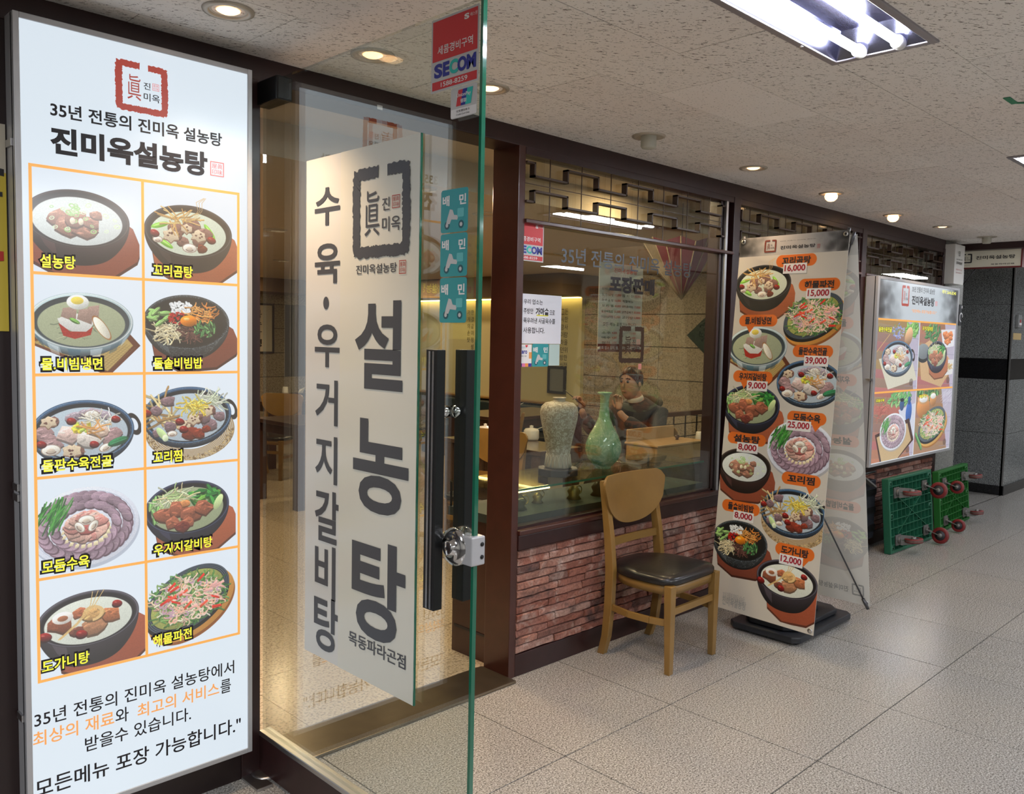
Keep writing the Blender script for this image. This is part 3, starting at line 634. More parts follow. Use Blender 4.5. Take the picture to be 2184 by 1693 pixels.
# pale stone pier closing the shopfront
tag(MB().box(8.12, .005, 0, 8.62, 4.0, 2.54).build('trim_1', M_lightstone), 'pale stone pier at the end of the shopfront', kind=ST)
# --- windows: transom lattice over one large pane
def meander(x0, x1, hi, lo, up_first, y0, y1):
    pts = []; x = x0; up = up_first; xs = []; k = 2.83
    while k < x0: k += .225; up = not up
    z = hi if up else lo; m = MB(); t = .0045
    cur = x0; n = 0
    while cur < x1 - .01:
        nx = min(k, x1); m.box(cur - (t if n else 0), y0, z - t, nx + (t if nx < x1 else 0), y1, z + t)
        if nx < x1: m.box(nx - t, y0, lo - t, nx + t, y1, hi + t)
        up = not up; z = hi if up else lo; cur = nx; k += .225; n += 1
    return m
M_lat = mat('lattice_wood', (.050, .026, .016), .45, noise=.3, scale=20)
for wi, (a, b) in enumerate(BAYS):
    lab = ('front window nearest the door with a meander lattice transom', 'middle front window behind the double banner', 'far front window behind the smaller light box')[wi]
    wn = wempty('window_%d' % (wi + 1), ((a + b) / 2, .04, .7), lab, kind=ST)
    bb_ = b - .11 if wi == 0 else b - .03
    MB().box(a, .026, .70, bb_, .032, 2.455).build('glass_pane', M_glass, wn)
    MB().box(a, .0, 2.425, b, .08, 2.456).build('frame_top', M_wood, wn); MB().box(a, -.012, 2.118, b, .06, 2.136).build('transom_bar', M_wood2, wn, .003)
    MB().box(a, .034, .70, a + .012, .08, 2.43).build('frame_side', M_wood, wn)
    if wi == 0:
        MB().box(bb_, .02, .70, bb_ + .022, .10, 2.43).build('frame_side', M_wood, wn); MB().box(bb_ + .03, .0, .70, bb_ + .052, .03, 2.43).build('slide_rail', M_steel, wn); MB().box(bb_ + .06, .06, .70, b, .10, 2.43).build('frame_side', M_wood, wn)
    else: MB().box(bb_, .01, .70, b, .10, 2.43).build('frame_side', M_wood, wn)
    MB().box(a, .02, .70, b, .07, .712).build('bottom_bead', M_wood, wn)
    meander(a, bb_, 2.390, 2.332, True, -.010, .022).build('meander_strip', M_lat, wn)
    m = meander(a, bb_, 2.266, 2.215, False, -.010, .022); m.build('meander_strip', M_lat, wn)
    MB().box(a, .004, 2.2955, bb_, .008, 2.2985).build('wire_bar', M_lat, wn)
    x = 2.946
    while x < bb_ - .02:
        if x > a: MB().box(x - .0018, .004, 2.136, x + .0018, .008, 2.43).build('wire_bar', M_lat, wn)
        x += .225
# --- threshold
th = tag(MB().box(1.505, -.055, 0, 2.735, .185, .014).build('trim_2', mat('worn_brass', (.20, .165, .12), .28, metal=.85, noise=.35, scale=9, bump=.3), bevel=.004), 'worn dull metal threshold plate across the doorway', kind=ST)

# ================================================================ OPEN GLASS DOOR (swung out at a right angle to the front)
d1 = wempty('door_1', (1.49, 0, 0), 'frameless glass door standing open into the corridor', kind=ST)
DX = 1.49
MB().box(DX - .006, -1.112, .16, DX + .006, .0, 2.45).build('glass_leaf', M_dglass, d1)
m, t, b, o = nt('green_glass_edge'); b.inputs['Base Color'].default_value = (.012, .13, .075, 1); b.inputs['Roughness'].default_value = .08; b.inputs['Coat Weight'].default_value = .6; M_edge = m
MB().box(DX - .0065, -1.122, .16, DX + .0065, -1.1125, 2.45).build('glass_edge', M_edge, d1)
MB().box(DX - .022, -1.12, .012, DX + .022, .0, .142).build('bottom_rail', M_wood, d1, .002); MB().box(DX - .023, -1.12, .142, DX + .023, .0, .160).build('rail_cap', M_steel, d1, .002)
MB().box(DX - .03, -.135, 2.372, DX + .03, .02, 2.452).build('top_patch', M_black, d1, .006)
MB().lathe([(0, 0), (.05, 0), (.05, .011), (.04, .014), (0, .014)], (DX - .01, -.03, 0)).build('pivot_plate', M_steel, d1)
MB().box(DX - .09, -.12, .0, DX - .03, .0, .010).build('pivot_cover', M_steel, d1, .002)
FO = Frame((DX - .045, 0, 0), (0, -1, 0), (0, 0, 1)); FD = Frame((DX - .0065, 0, 0), (0, -1, 0), (0, 0, 1)); FI = Frame((DX + .045, 0, 0), (0, -1, 0), (0, 0, 1))
h = None
for fr, xa, xb, px0, px1, yt, yb, nm in ((FO, DX - .062, DX - .032, 916, 939, 745, 1303, 'outer'), (FI, DX + .032, DX + .062, 975, 999, 745, 1283, 'inner')):
    s0, z1 = fr.px(px0, yt); s1, z0 = fr.px(px1, yb)
    s0, s1 = (fr.px(px0, 1000)[0], fr.px(px1, 1000)[0])
    hd = MB().box(xa, -s1, z0, xb, -s0, z1).build('pull_handle', M_black, d1, .0015); tag(hd, 'long square pull bar on the %s side' % nm)
    if nm == 'outer':
        for k in (.28, .62): MB().box(xa - .002, -s0 - (s1 - s0) * (k + .16), z0 + .004, xa, -s0 - (s1 - s0) * k, z1 - .004).build('chrome_strip', M_chrome, hd)
    HS = -(s0 + s1) / 2
    for z in (1.395, 1.05):
        x_in = DX - .006 if nm == 'outer' else DX + .006; x_out = xb if nm == 'outer' else xa
        MB().lathe([(0, 0), (.017, 0), (.017, .012), (.009, .026)], (x_in, HS, z), (x_out - x_in, 0, 0)).build('standoff', M_chrome, hd)
lk = MB().box(DX - .024, -1.134, .998, DX + .024, -1.075, 1.076).build('lock_body', M_alu, d1, .004); tag(lk, 'chrome corner lock on the door edge')
for sx in (-1, 1):
    MB().lathe([(0, 0), (.050, 0), (.052, .006), (.050, .014), (.036, .020), (.022, .022), (.021, .034), (.017, .037), (0, .036)], (DX + sx * .010, -1.060, 1.038), (sx, 0, 0), 40).build('lock_disc', M_chrome, lk)
    MB().lathe([(0, 0), (.004, 0), (.004, .001)], (DX + sx * .0475, -1.060, 1.038), (sx, 0, 0), 12).build('keyhole', M_ink, lk)
for z in (1.020, 1.054): MB().lathe([(0, 0), (.006, 0), (.006, .001), (0, .001)], (DX + .012, -1.1345, z), (0, -1, 0), 12).build('screw', M_black, lk)

# --- two frosted sheets with the menu lettering, on the outer face of the door
M_frost = mat('frosted_sheet', (.66, .655, .58), .35, coat=.3); M_frost2 = mat('frosted_sheet_grey', (.64, .64, .61), .35, coat=.3)
M_gink = mat('grey_ink', (.055, .058, .070), .45)
M_seal = mat('red_seal', (.42, .05, .05), .5)
pb = wempty('lettering_panel', (DX - .01, -.68, .54), 'wide frosted panel with a square emblem and three large grey syllables on the glass door', 'sign')
FP = Frame((DX - .0125, 0, 0), (0, -1, 0), (0, 0, 1))
MB().box(DX - .0125, -.882, .54, DX - .0065, -.494, 2.150).build('sheet', M_frost, pb); MB().box(DX - .0127, -.8855, .54, DX - .0065, -.882, 2.150).build('sheet_edge', M_edge, pb)
logo(FP, FP.rect(753, 553, 877, 338), M_gink, M_gink, pb, seal=M_seal)
def T(fr, s, x0, y0, x1, y1, m, par, bold=.02, h=0, **k):
    r = fr.rect(x0, y0, x1, y1); return text(fr, s, ctr(r, h) if h else r, m, par, bold, **k)
T(FP, '진미옥설농탕', 760, 583, 847, 562, M_gink, pb, .015, h=.028); stamp(FP, FP.rect(852, 584, 867, 554), M_seal, pb)
for s, x0, y0, x1, y1 in (('설', 757, 826, 861, 640), ('농', 753, 1081, 873, 905), ('탕', 750, 1342, 866, 1172)): T(FP, s, x0, y0, x1, y1, M_gink, pb, .026)
T(FP, '목동파라곤점', 744, 1376, 866, 1393, M_gink, pb, .015, h=.043)
pa = wempty('lettering_panel', (DX - .01, -.39, .54), 'narrow frosted strip with small grey syllables down the glass door', 'sign')
MB().box(DX - .0105, -.4935, .54, DX - .0065, -.292, 2.150).build('sheet', M_frost2, pa)
FQ = Frame((DX - .0105, 0, 0), (0, -1, 0), (0, 0, 1))
for s, x0, y0, x1, y1 in (('수', 672, 484, 726, 394), ('육', 672, 606, 726, 516), ('우', 672, 781, 726, 692), ('거', 673, 902, 721, 812), ('지', 673, 1024, 720, 933), ('갈', 672, 1148, 725, 1053), ('비', 672, 1265, 716, 1169), ('탕', 670, 1376, 723, 1284)): T(FQ, s, x0, y0, x1, y1, M_gink, pa, .018)
a, b = FQ.px(696, 646); polyf(FQ, [(a + .016 * math.cos(k * .4), b + .020 * math.sin(k * .4)) for k in range(16)], M_gink, pa, .0015, 'dot')
# --- stickers on the door
M_red = mat('sticker_red', (.62, .035, .045), .4); M_sblue = mat('sticker_blue', (.02, .03, .30), .4); M_sgrey = mat('sticker_grey', (.55, .55, .56), .45); M_steal = mat('sticker_teal', (.02, .50, .45), .4)
M_swhite = mat('sticker_white', (.80, .79, .80), .45); M_tealbg = mat('sticker_turquoise', (.03, .31, .34), .35); M_tealdk = mat('sticker_turquoise_dark', (.012, .10, .13), .4)
def security(fr, r, lab, nm='sticker', clip=0.0):
    a, b, c, d = r; W, H = c - a, d - b; q = lambda x0, y0, x1, y1: (a + W * x0, b + H * y0, a + W * x1, b + H * y1)
    e = wempty(nm, fr.P((a + c) / 2, b, 0), lab, 'sticker'); x0 = clip
    rectf(fr, q(x0, 0, 1, 1), M_sgrey, e, .0008, 'backing'); rectf(fr, q(max(.03, x0), .42, .97, .97), M_red, e, .0012, 'red_field'); rectf(fr, q(max(.03, x0), .03, .97, .145), M_red, e, .0012, 'red_field')
    if x0 == 0:
        text(fr, '세콤경비구역', q(.14, .50, .88, .62), M_swhite, e, .01, .0016)
        for s, x, x2, m in (('S', .07, .25, M_sblue), ('E', .26, .40, M_sblue), ('C', .40, .58, M_steal), ('O', .57, .76, M_sblue), ('M', .76, .95, M_sblue)): text(fr, s, q(x, .19, x2, .385), m, e, .05, .0016)
        text(fr, '1588-8259', q(.22, .055, .78, .12), M_swhite, e, .01, .0016)
    else:
        text(fr, '콤경비구역', q(.24, .50, .88, .62), M_swhite, e, .01, .0016)
        for s, x, x2, m in (('E', .20, .36, M_sblue), ('C', .37, .57, M_steal), ('O', .56, .76, M_sblue), ('M', .76, .95, M_sblue)): text(fr, s, q(x, .19, x2, .385), m, e, .05, .0016)
        text(fr, '1588-8259', q(.2, .055, .74, .12), M_swhite, e, .01, .0016)
    text(fr, '에스원', q(.82, .87, .96, .92), M_swhite, e, .0, .0016); text(fr, 'S', q(.70, .855, .80, .93), M_swhite, e, .05, .0016); return e
security(FD, (.918, 2.247, 1.108, 2.438), 'red and grey security company sticker at the top corner of the glass door')
up = wempty('sticker', FD.P(1.05, 2.168, 0), 'small grey card payment sticker under the red sticker on the glass door', 'sticker')
a, b, c, d = 1.001, 2.166, 1.104, 2.245
rectf(FD, (a, b, c, d), M_sgrey, up, .0006, 'backing', .008); rectf(FD, (a + .002, b + .002, c - .002, b + .024), M_swhite, up, .0009, 'white_field')
for k, m in enumerate((M_red, M_sblue, M_steal)):
    x = a + .022 + k * .018; polyf(FD, [(x, b + .030), (x + .022, b + .030), (x + .030, d - .008), (x + .008, d - .008)], m, up, .0010 + k * .0002, 'stripe')
text(FD, 'UnionPay', (a + .024, b + .050, a + .080, b + .062), M_swhite, up, .01, .0018); text(FD, '银联', (a + .040, b + .036, a + .064, b + .047), M_swhite, up, .01, .0018); text(FD, '仅受理信用卡', (a + .024, b + .014, a + .076, b + .020), M_ink, up, 0, .0018); text(FD, 'Credit Card Only', (a + .024, b + .005, a + .076, b + .0105), M_ink, up, 0, .0018)
def delivery(fr, r, lab, group=None, whole=True):
    a, b, c, d = r; W, H = c - a, d - b; q = lambda x0, y0, x1, y1: (a + W * x0, b + H * y0, a + W * x1, b + H * y1)
    e = wempty('sticker', fr.P((a + c) / 2, b, 0), lab, 'sticker', group); rectf(fr, r, M_tealbg, e, .0007, 'backing', W * .07)
    text(fr, '배', q(.06, .62, .32, .86), M_swhite, e, .03, .0012); text(fr, '민', q(.68, .62, .93, .86), M_swhite, e, .03, .0012)
    P = lambda x, y: (a + W * x, b + H * y)
    for x in (.24, .76):
        polyf(fr, [P(x + .10 * math.cos(k * .45), .17 + .10 * math.sin(k * .45) * W / H) for k in range(14)], M_tealdk, e, .0010, 'wheel'); polyf(fr, [P(x + .05 * math.cos(k * .45), .17 + .05 * math.sin(k * .45) * W / H) for k in range(14)], M_sgrey, e, .0013, 'hub')
    polyf(fr, [P(.20, .20), (P(.34, .20)), P(.40, .30), P(.62, .28), P(.66, .38), P(.50, .40), P(.44, .52), P(.34, .54), P(.26, .36)], M_sgrey, e, .0011, 'scooter_body'); rectf(fr, q(.62, .34, .86, .54), mat('sticker_pale_teal', (.12, .48, .50), .4), e, .0012, 'box', W * .03); return e
for k, (z0, z1) in enumerate(((1.872, 1.985), (1.756, 1.869), (1.634, 1.753))):
    delivery(FD, (.968, z0, 1.077, z1), ('topmost', 'middle', 'lowest')[k] + ' of the three turquoise scooter stickers beside the door handle', 'turquoise stickers on the glass door')

# ================================================================ LIGHT BOX SIGN 1 (tall, left)
DISH = [dish(k) for k in range(10)]
M_face = mat('backlit_white', (.10, .10, .10), .2, emit=BOX_E, ecol=(.80, .90, .99))
M_orange = mat('backlit_orange', (.3, .15, .05), .3, emit=BOX_E, ecol=(.93, .44, .10))
M_black_lit = mat('sign_black', (.012, .010, .016), .4); M_org_txt = mat('backlit_orange_text', (.3, .15, .05), .3, emit=BOX_E, ecol=(.90, .36, .10))
M_yel_txt = mat('backlit_yellow', (.3, .3, .05), .3, emit=BOX_E, ecol=(.93, .90, .05)); M_redlit = mat('backlit_brick_red', (.2, .05, .04), .3, emit=BOX_E, ecol=(.36, .045, .03)); M_sealit = mat('backlit_seal_red', (.3, .05, .05), .3, emit=BOX_E, ecol=(.75, .12, .10))
BY = -.07
L1 = wempty('light_box_sign', (1.05, BY, .13), 'tall backlit menu light box with ten dish pictures left of the glass door', 'sign')
FL = Frame((0, BY - .002, 0), (1, 0, 0), (0, 0, 1))
xa, xb, za, zb, bd = .695, 1.404, .131, 2.463, .0165
MB().box(xa, BY + .01, za, xb, 0, zb).build('case', M_alu, L1)
for q in ((xa, za, xa + bd, zb), (xb - bd, za, xb, zb), (xa + bd, za, xb - bd, za + bd), (xa + bd, zb - bd, xb - bd, zb)): MB().box(q[0], BY - .006, q[1], q[2], BY + .02, q[3]).build('frame_bar', M_alu, L1, .002)
MB().box(xa + bd, BY - .002, za + bd, xb - bd, BY + .008, zb - bd).build('light_panel', M_face, L1)
for z in (1.1, 1.13, .45, 2.1): MB().box(xa - .006, BY + .012, z, xa, -.01, z + .02).build('hinge', M_steel, L1)
LT = lambda s, x0, y0, x1, y1, m=M_black_lit, bold=.02, h=0, par=L1: T(FL, s, x0, y0, x1, y1, m, par, bold, h=h)
logo(FL, FL.rect(246, 231, 357, 149), M_redlit, M_black_lit, L1, seal=M_sealit)
a, b = FL.px(246.5, 121)[0], 0
LT('35년 전통의 진미옥 설농탕', 107, 247, 473, 286, bold=.022, h=.043); LT('진미옥설농탕', 107, 323, 442, 329, bold=.042, h=.078); stamp(FL, FL.rect(448, 374, 477, 348), M_sealit, L1)
GX = (.7325, 1.0425, 1.3545); GZ = (2.052, 1.752, 1.4625, 1.165, .868, .565); gw_ = .0085
for i, x in enumerate(GX): rectf(FL, (x - gw_ / 2, GZ[-1] - gw_ / 2, x + gw_ / 2, GZ[0] + gw_ / 2), M_orange, L1, .0022, 'grid_line')
for z in GZ: rectf(FL, (GX[0], z - gw_ / 2, GX[2], z + gw_ / 2), M_orange, L1, .0020, 'grid_line')
CROP = {0: (.10, .0, 1.02, .90), 1: (.02, -.03, .98, .90), 2: (.06, -.02, 1.02, .90), 3: (.05, .0, 1.0, .92), 4: (.06, -.12, 1.02, .82), 5: (.04, -.02, 1.0, .90), 6: (.06, -.08, 1.0, .84), 7: (.04, -.04, 1.02, .88), 8: (.05, -.02, .98, .92), 9: (.06, -.03, 1.0, .90)}
NAMES = {0: ('설농탕', 83, 570, 162, 547), 1: ('꼬리곰탕', 324, 588, 412, 569), 2: ('물.비빔냉면', 85, 788, 220, 764), 3: ('돌솥비빔밥', 325, 786, 433, 763), 4: ('돌판수육전골', 87, 1004, 241, 972), 5: ('꼬리찜', 325, 986, 389, 961),
         6: ('모둠수육', 87, 1219, 192, 1187), 7: ('우거지갈비탕', 325, 1182, 454, 1146), 8: ('도가니탕', 87, 1432, 192, 1390), 9: ('해물파전', 324, 1375, 410, 1341)}
for k in range(10):
    r, c = divmod(k, 2); x0, y0, x1, y1 = CROP[k]; q = on_white(DISH[k], x0, y0, x1, y1, 420, 400, (.915, .955, 1.0))
    rc = (GX[c] + gw_ / 2, GZ[r + 1] + gw_ / 2, GX[c + 1] - gw_ / 2, GZ[r] - gw_ / 2)
    pn = rectf(FL, rc, picmat(q, 'dish_%d' % k, BOX_E * 1.0), L1, .0015, 'dish_picture', uv=1)
    n_ = NAMES[k]; rr = ctr(FL.rect(*n_[1:]), .043); text(FL, n_[0], (rr[0] - .003, rr[1] - .003, rr[2] + .003, rr[3] + .003), M_black_lit, L1, .10, .0018); w_ = (rr[2] - rr[0]) * .012 + .0010
    text(FL, n_[0], (rr[0] + w_, rr[1] + w_, rr[2] - w_, rr[3] - w_), M_yel_txt, L1, .022, .0026)
LT('35년 전통의 진미옥 설농탕에서', 73, 1547, 499, 1412, bold=.008, h=.046)
LT('최상의 재료', 70, 1588, 243, 1521, M_org_txt, .012, .046); LT('와', 246, 1538, 274, 1511, bold=.008, h=.047); LT('최고의 서비스', 293, 1525, 467, 1459, M_org_txt, .012, .046); LT('를', 470, 1475, 492, 1450, bold=.008, h=.047)
LT('받을수 있습니다.', 181, 1598, 407, 1512, bold=.008, h=.046); LT('"모든메뉴 포장 가능합니다."', 58, 1700, 513, 1534, bold=.012, h=.055)
# yellow poster on the panel left of it
yp = wempty('poster', (.5, 0, 1.58), 'yellow poster with red brush lettering cut by the left edge of the photo', 'poster')
FY = Frame((0, -.004, 0), (1, 0, 0), (0, 0, 1)); MB().box(.28, -.004, 1.585, .690, .002, 2.165).build('sheet', mat('poster_yellow', (.62, .47, .05), .5), yp); rectf(FY, (.28, 2.03, .69, 2.165), mat('poster_cream', (.55, .50, .40), .5), yp, .0005, 'cream_band')
M_pred = mat('poster_red', (.50, .03, .02), .5); text(FY, '설농', (.34, 1.72, .68, 1.88), M_pred, yp, .05); text(FY, '포장', (.34, 1.90, .68, 2.0), M_ink, yp, .03); polyf(FY, [(.45, 2.05), (.685, 2.02), (.685, 2.04), (.47, 2.07)], M_ink, yp)

# ================================================================ LIGHT BOX SIGN 2 (far)
BY2 = -.10
L2 = wempty('light_box_sign', (7.3, BY2, .66), 'smaller backlit menu light box with four dish pictures above the green trolleys', 'sign')
xa, xb, za, zb, bd = 6.425, 8.185, .668, 2.112, .035
MB().box(xa, BY2 + .012, za, xb, -.016, zb).build('case', M_alu, L2)
for q in ((xa, za, xa + bd, zb), (xb - bd, za, xb, zb), (xa + bd, za, xb - bd, za + bd * .6), (xa + bd, zb - bd * .6, xb - bd, zb)): MB().box(q[0], BY2 - .008, q[1], q[2], BY2 + .02, q[3]).build('frame_bar', M_alu, L2, .002)
MB().box(xa + bd, BY2 - .002, za + .02, xb - bd, BY2 + .01, zb - .02).build('light_panel', M_face, L2)
MB().box(xa - .05, BY2 - .004, 1.33, xa + .01, BY2 + .03, 1.345).build('bracket', M_steel, L2); MB().box(6.9, -.08, zb, 6.94, -.05, zb + .02).build('bracket', M_steel, L2)
F2 = Frame((0, BY2 - .002, 0), (1, 0, 0), (0, 0, 1))
hdr = Pic(500, 120, (.80, .84, .87), 3); hdr.n *= 0
def inky(p, x0, x1, H, s=1):
    R = p.rng
    for k in range(160):
        t = R.random() ** 1.6; x = x0 + (x1 - x0) * t; p.ell(x, R.uniform(0, H), R.uniform(.02, .06) * s, R.uniform(.01, .03) * s, (.05, .05, .06), R.uniform(-1, 1), .13 * (1 - t), soft=.03 * s, lit=0)
inky(hdr, 0, .28, .24); inky(hdr, 1, .74, .24)
x0, x1 = xa + bd, xb - bd; XM = F2.px(1958, 760)[0]; ZH = F2.px(1950, 685)[1]; ZM = F2.px(1955, 831)[1]
rectf(F2, (x0, ZH, x1, zb - .02), picmat(hdr, 'header', BOX_E), L2, .0012, 'header_print', uv=1)
def scene_pic(k):
    p = Pic(380, 420, (.60, .42, .32), 40 + k); R = p.rng; H = 420 / 380
    for j in range(9): p.poly([(-.1, j * .14 - .1), (1.1, j * .14 + .02), (1.1, j * .14 + .155), (-.1, j * .14 + .035)], [c * R.uniform(.8, 1.12) for c in (.60, .40, .30)], lit=.1)
    p.poly([(.66, -.1), (1.1, -.1), (1.1, H), (.92, H)], (.70, .68, .80), al=.9)
    for j in range(5): p.line([(.7, j * .26), (1.05, j * .26 + .02)], .006, (.48, .46, .58))
    if k == 0:
        for j in range(60): x, y = rnd_in(R, .48, .16, .14, .12); p.ell(x, y, .018, .012, R.choice([(.42, .48, .78), (.62, .66, .88), (.4, .55, .35)]), R.uniform(0, 3))
        for j in range(40): x, y = rnd_in(R, .82, .12, .14, .12); leaf(p, x, y, .06, R.uniform(-2, 0), R.choice([(.35, .66, .25), (.5, .78, .35)]))
        p.ell(.74, .24, .09, .16, (.80, .58, .40), .3, lit=.6); p.poly([(.06, .60), (.80, .50), (1.0, .95), (.30, 1.08)], (.82, .80, .70)); p.line([(.0, .5), (.28, .22)], .012, (.80, .62, .36)); p.paste(DISH[4], .52, .66, .80, .90)
    elif k == 1:
        p.poly([(.0, .42), (.42, .22), (1.0, .72), (.66, 1.1), (.1, .95)], (.80, .62, .42), lit=.1)
        for j in range(9): p.line([(.05 + j * .09, .45 + j * .03), (.35 + j * .07, 1.0)], .004, (.6, .42, .28), .5)
        for j in range(40): x, y = rnd_in(R, .36, .16, .20, .16); leaf(p, x, y, .06, R.uniform(-2, 0), R.choice([(.20, .42, .22), (.36, .55, .3)]))
        p.ell(.12, .52, .17, .15, (.10, .11, .12)); p.ell(.12, .48, .16, .13, (.42, .46, .48)); p.poly([(.58, .10), (.98, .08), (.98, .38), (.66, .42)], (.90, .90, .93))
        for j in range(26): x, y = rnd_in(R, .79, .22, .12, .11); meat(p, x, y, .05, (.90, .45, .24), 2)
        p.poly([(.74, .62), (1.0, .62), (.98, .88), (.74, .9)], (.88, .88, .88)); strands(p, .86, .74, .07, .06, 30, [(.84, .66, .36)], .01, .07); p.paste(DISH[7], .52, .60, .62, .80)
    elif k == 2:
        for j in range(60): x, y = rnd_in(R, .62, .12, .28, .12); leaf(p, x, y, .055, R.uniform(-2, 0), R.choice([(.30, .62, .30), (.5, .76, .4)]))
        strands(p, .26, .30, .16, .14, 34, [(.80, .38, .32), (.66, .28, .24)], .008, .20)
        p.poly([(.58, .3), (1.05, .2), (1.05, .75), (.8, .82)], (.80, .82, .90)); p.ell(.84, .36, .075, .19, (.12, .30, .66), .05, lit=.3); p.ell(.84, .16, .035, .07, (.10, .22, .5)); p.ell(.66, .22, .055, .10, (.12, .25, .45)); p.ell(.66, .14, .05, .03, (.03, .05, .12))
        p.poly([(.06, .66), (.86, .46), (1.0, .84), (.62, 1.12), (.2, 1.12)], (.16, .07, .05)); p.poly([(.10, .70), (.82, .54), (.94, .84), (.60, 1.12), (.24, 1.12)], (.74, .60, .40)); p.paste(DISH[6], .50, .72, .66, .80)
    else:
        for j in range(50): x, y = rnd_in(R, .30, .08, .30, .10); leaf(p, x, y, .055, R.uniform(-2, 0), R.choice([(.16, .36, .18), (.36, .60, .3)]))
        p.ell(.20, .30, .17, .20, (.78, .46, .22), lit=.5); p.ell(.20, .16, .15, .09, (.86, .60, .36)); p.ell(.20, .16, .11, .06, (.93, .93, .92)); p.ell(.46, .18, .09, .12, (.80, .50, .26), lit=.5); p.ell(.46, .12, .075, .05, (.93, .93, .9))
        for j in range(26): a, b = rnd_in(R, .80, .2, .18, .14); p.line([(a, b), (a + .1, b - .07)], .006, (.85, .84, .9))
        p.paste(DISH[9], .50, .70, .86, .92)
        for j in range(4): leaf(p, .06 + .04 * j, .80 + .06 * j, .08, 1.2, (.30, .55, .28))
    p.ell(.86, H - .12, .05, .06, (.2, .15, .14), al=.5); p.a[..., :3] = p.a[..., :3] ** .72
    return p
for k, (a, b, c, d) in enumerate(((x0, ZM, XM, ZH), (XM, ZM, x1, ZH), (x0, za + .02, XM, ZM), (XM, za + .02, x1, ZM))):
    rectf(F2, (a + .006, b + .006, c - .006, d - .006), picmat(scene_pic(k), 'table_%d' % k, BOX_E), L2, .0012, 'dish_picture', uv=1)
    n_ = (('돌판수육전골', 1873, 708, 1902, 697), ('우거지갈비탕', 1966, 706, 1990, 696), ('모둠수육', 1867, 859, 1886, 849), ('해물파전', 1959, 850, 1976, 840))[k]
    rr = F2.rect(*n_[1:]); text(F2, n_[0], rr, M_black_lit, L2, .06, .0018); text(F2, n_[0], (rr[0] + .004, rr[1] + .003, rr[2] - .004, rr[3] - .003), M_yel_txt, L2, .02, .0026)
rectf(F2, (x0, ZH - .008, x1, ZH + .006), M_orange, L2, .0022, 'grid_line'); rectf(F2, (x0, ZM - .008, x1, ZM + .006), M_orange, L2, .0022, 'grid_line')
ra = F2.rect(1922, 652, 1940, 610); logo(F2, ra, M_redlit, M_black_lit, L2)
T(F2, '35년 전통의 진미옥 설농탕', 1945, 622, 1994, 617, M_black_lit, L2, .01); T(F2, '진미옥설농탕', 1944, 649, 1993, 636, M_black_lit, L2, .035); stamp(F2, F2.rect(1994, 652, 1999, 643), M_sealit, L2); T(F2, '"모든메뉴 포장가능합니다."', 1944, 666, 1997, 664, M_org_txt, L2, .02); T(F2, '예약 2646.8240', 2009, 626, 2039, 622, M_yel_txt, L2, .01)

# ================================================================ DOUBLE BANNER STAND
bx, by, yaw, lean, BW, BH = 4.100, -.517, -.065, .084, .642, 2.063
ban = wempty('banner_stand', (4.45, -.50, 0), 'tall double-sided x-frame banner with dish prices on a black base in front of the window', 'banner stand')
def banner_img():
    W_, H_ = 500, int(500 * BH / BW); p = Pic(W_, H_, (.80, .775, .735), 9); p.n *= 0; asp = H_ / W_
    g = Pic(W_, int(W_ * .175), (.70, .69, .68), 2); g.n *= 0; inky(g, 0, .30, .17); inky(g, 1, .70, .17); p.paste(g, .5, .0825, 1, .165)
    return p, asp
FB = Frame((0, 0, 0), (1, 0, 0), (0, 0, 1))
uB = Vector((math.sin(yaw), -math.cos(yaw), 0)); nB = Vector((math.cos(yaw), math.sin(yaw), 0)); vB = nB * math.sin(lean) + Vector((0, 0, 1)) * math.cos(lean)
FB = Frame(Vector((bx, by, .119)) - uB * BW / 2, uB, vB)
bimg, asp = banner_img()
def bp(x, y):
    s, t = FB.px(x, y); return s / BW, (BH - t) / BW
DB = ((1, 1627, 608, 58), (9, 1733, 678, 64), (2, 1614, 743, 61), (4, 1724, 820, 62), (7, 1601, 868, 60), (6, 1705, 962, 68), (0, 1587, 997, 57), (5, 1689, 1096, 68), (3, 1577, 1158, 60), (8, 1677, 1240, 66))
for k, x, y, hw in sorted(DB, key=lambda q: q[2]):
    cx, cy = bp(x, y); wd = (bp(x + hw, y)[0] - bp(x - hw, y)[0]) / .90
    if k == 4: wd *= 1.1
    bimg.paste(DISH[k], cx + (.5 - .47) * wd, cy + wd * .06, wd, wd * 430 / 440)
BUB = ((1656, 544, 1742, 566, '꼬리곰탕', 0), (1704, 596, 1792, 617, '해물파전', 0), (1577, 673, 1658, 694, '물.비빔냉면', -1), (1691, 737, 1777, 761, '돌판수육전골', 0), (1564, 792, 1648, 815, '우거지갈비탕', -1), (1679, 879, 1763, 904, '모둠수육', 1),
       (1552, 924, 1634, 948, '설농탕', 0), (1667, 1012, 1751, 1034, '꼬리찜', 1), (1540, 1069, 1621, 1095, '돌솥비빔밥', 0), (1653, 1163, 1738, 1190, '도가니탕', 1))
ORG = (.86, .42, .12)
for x0, y0, x1, y1, s, tl in BUB:
    a, b = bp(x0, (y0 + y1) / 2)[0], bp(x1, (y0 + y1) / 2)[0]; c = bp((x0 + x1) / 2, (y0 + y1) / 2)[1]; h = .050
    bimg.poly([(a + h, c - h), (b - h, c - h), (b - h, c + h), (a + h, c + h)], ORG)
    for q in (a + h, b - h): bimg.ell(q, c, h, h, ORG, lit=0)
    if tl: t = a + (b - a) * (.3 if tl < 0 else .75); bimg.poly([(t - .04, c + h * .8), (t + .05, c + h * .8), (t + .0, c + h * 2.1)], ORG)
M_bprint = picmat(bimg, 'banner', 0); M_bpale = picmat(bimg, 'banner', 0, pale=.68)
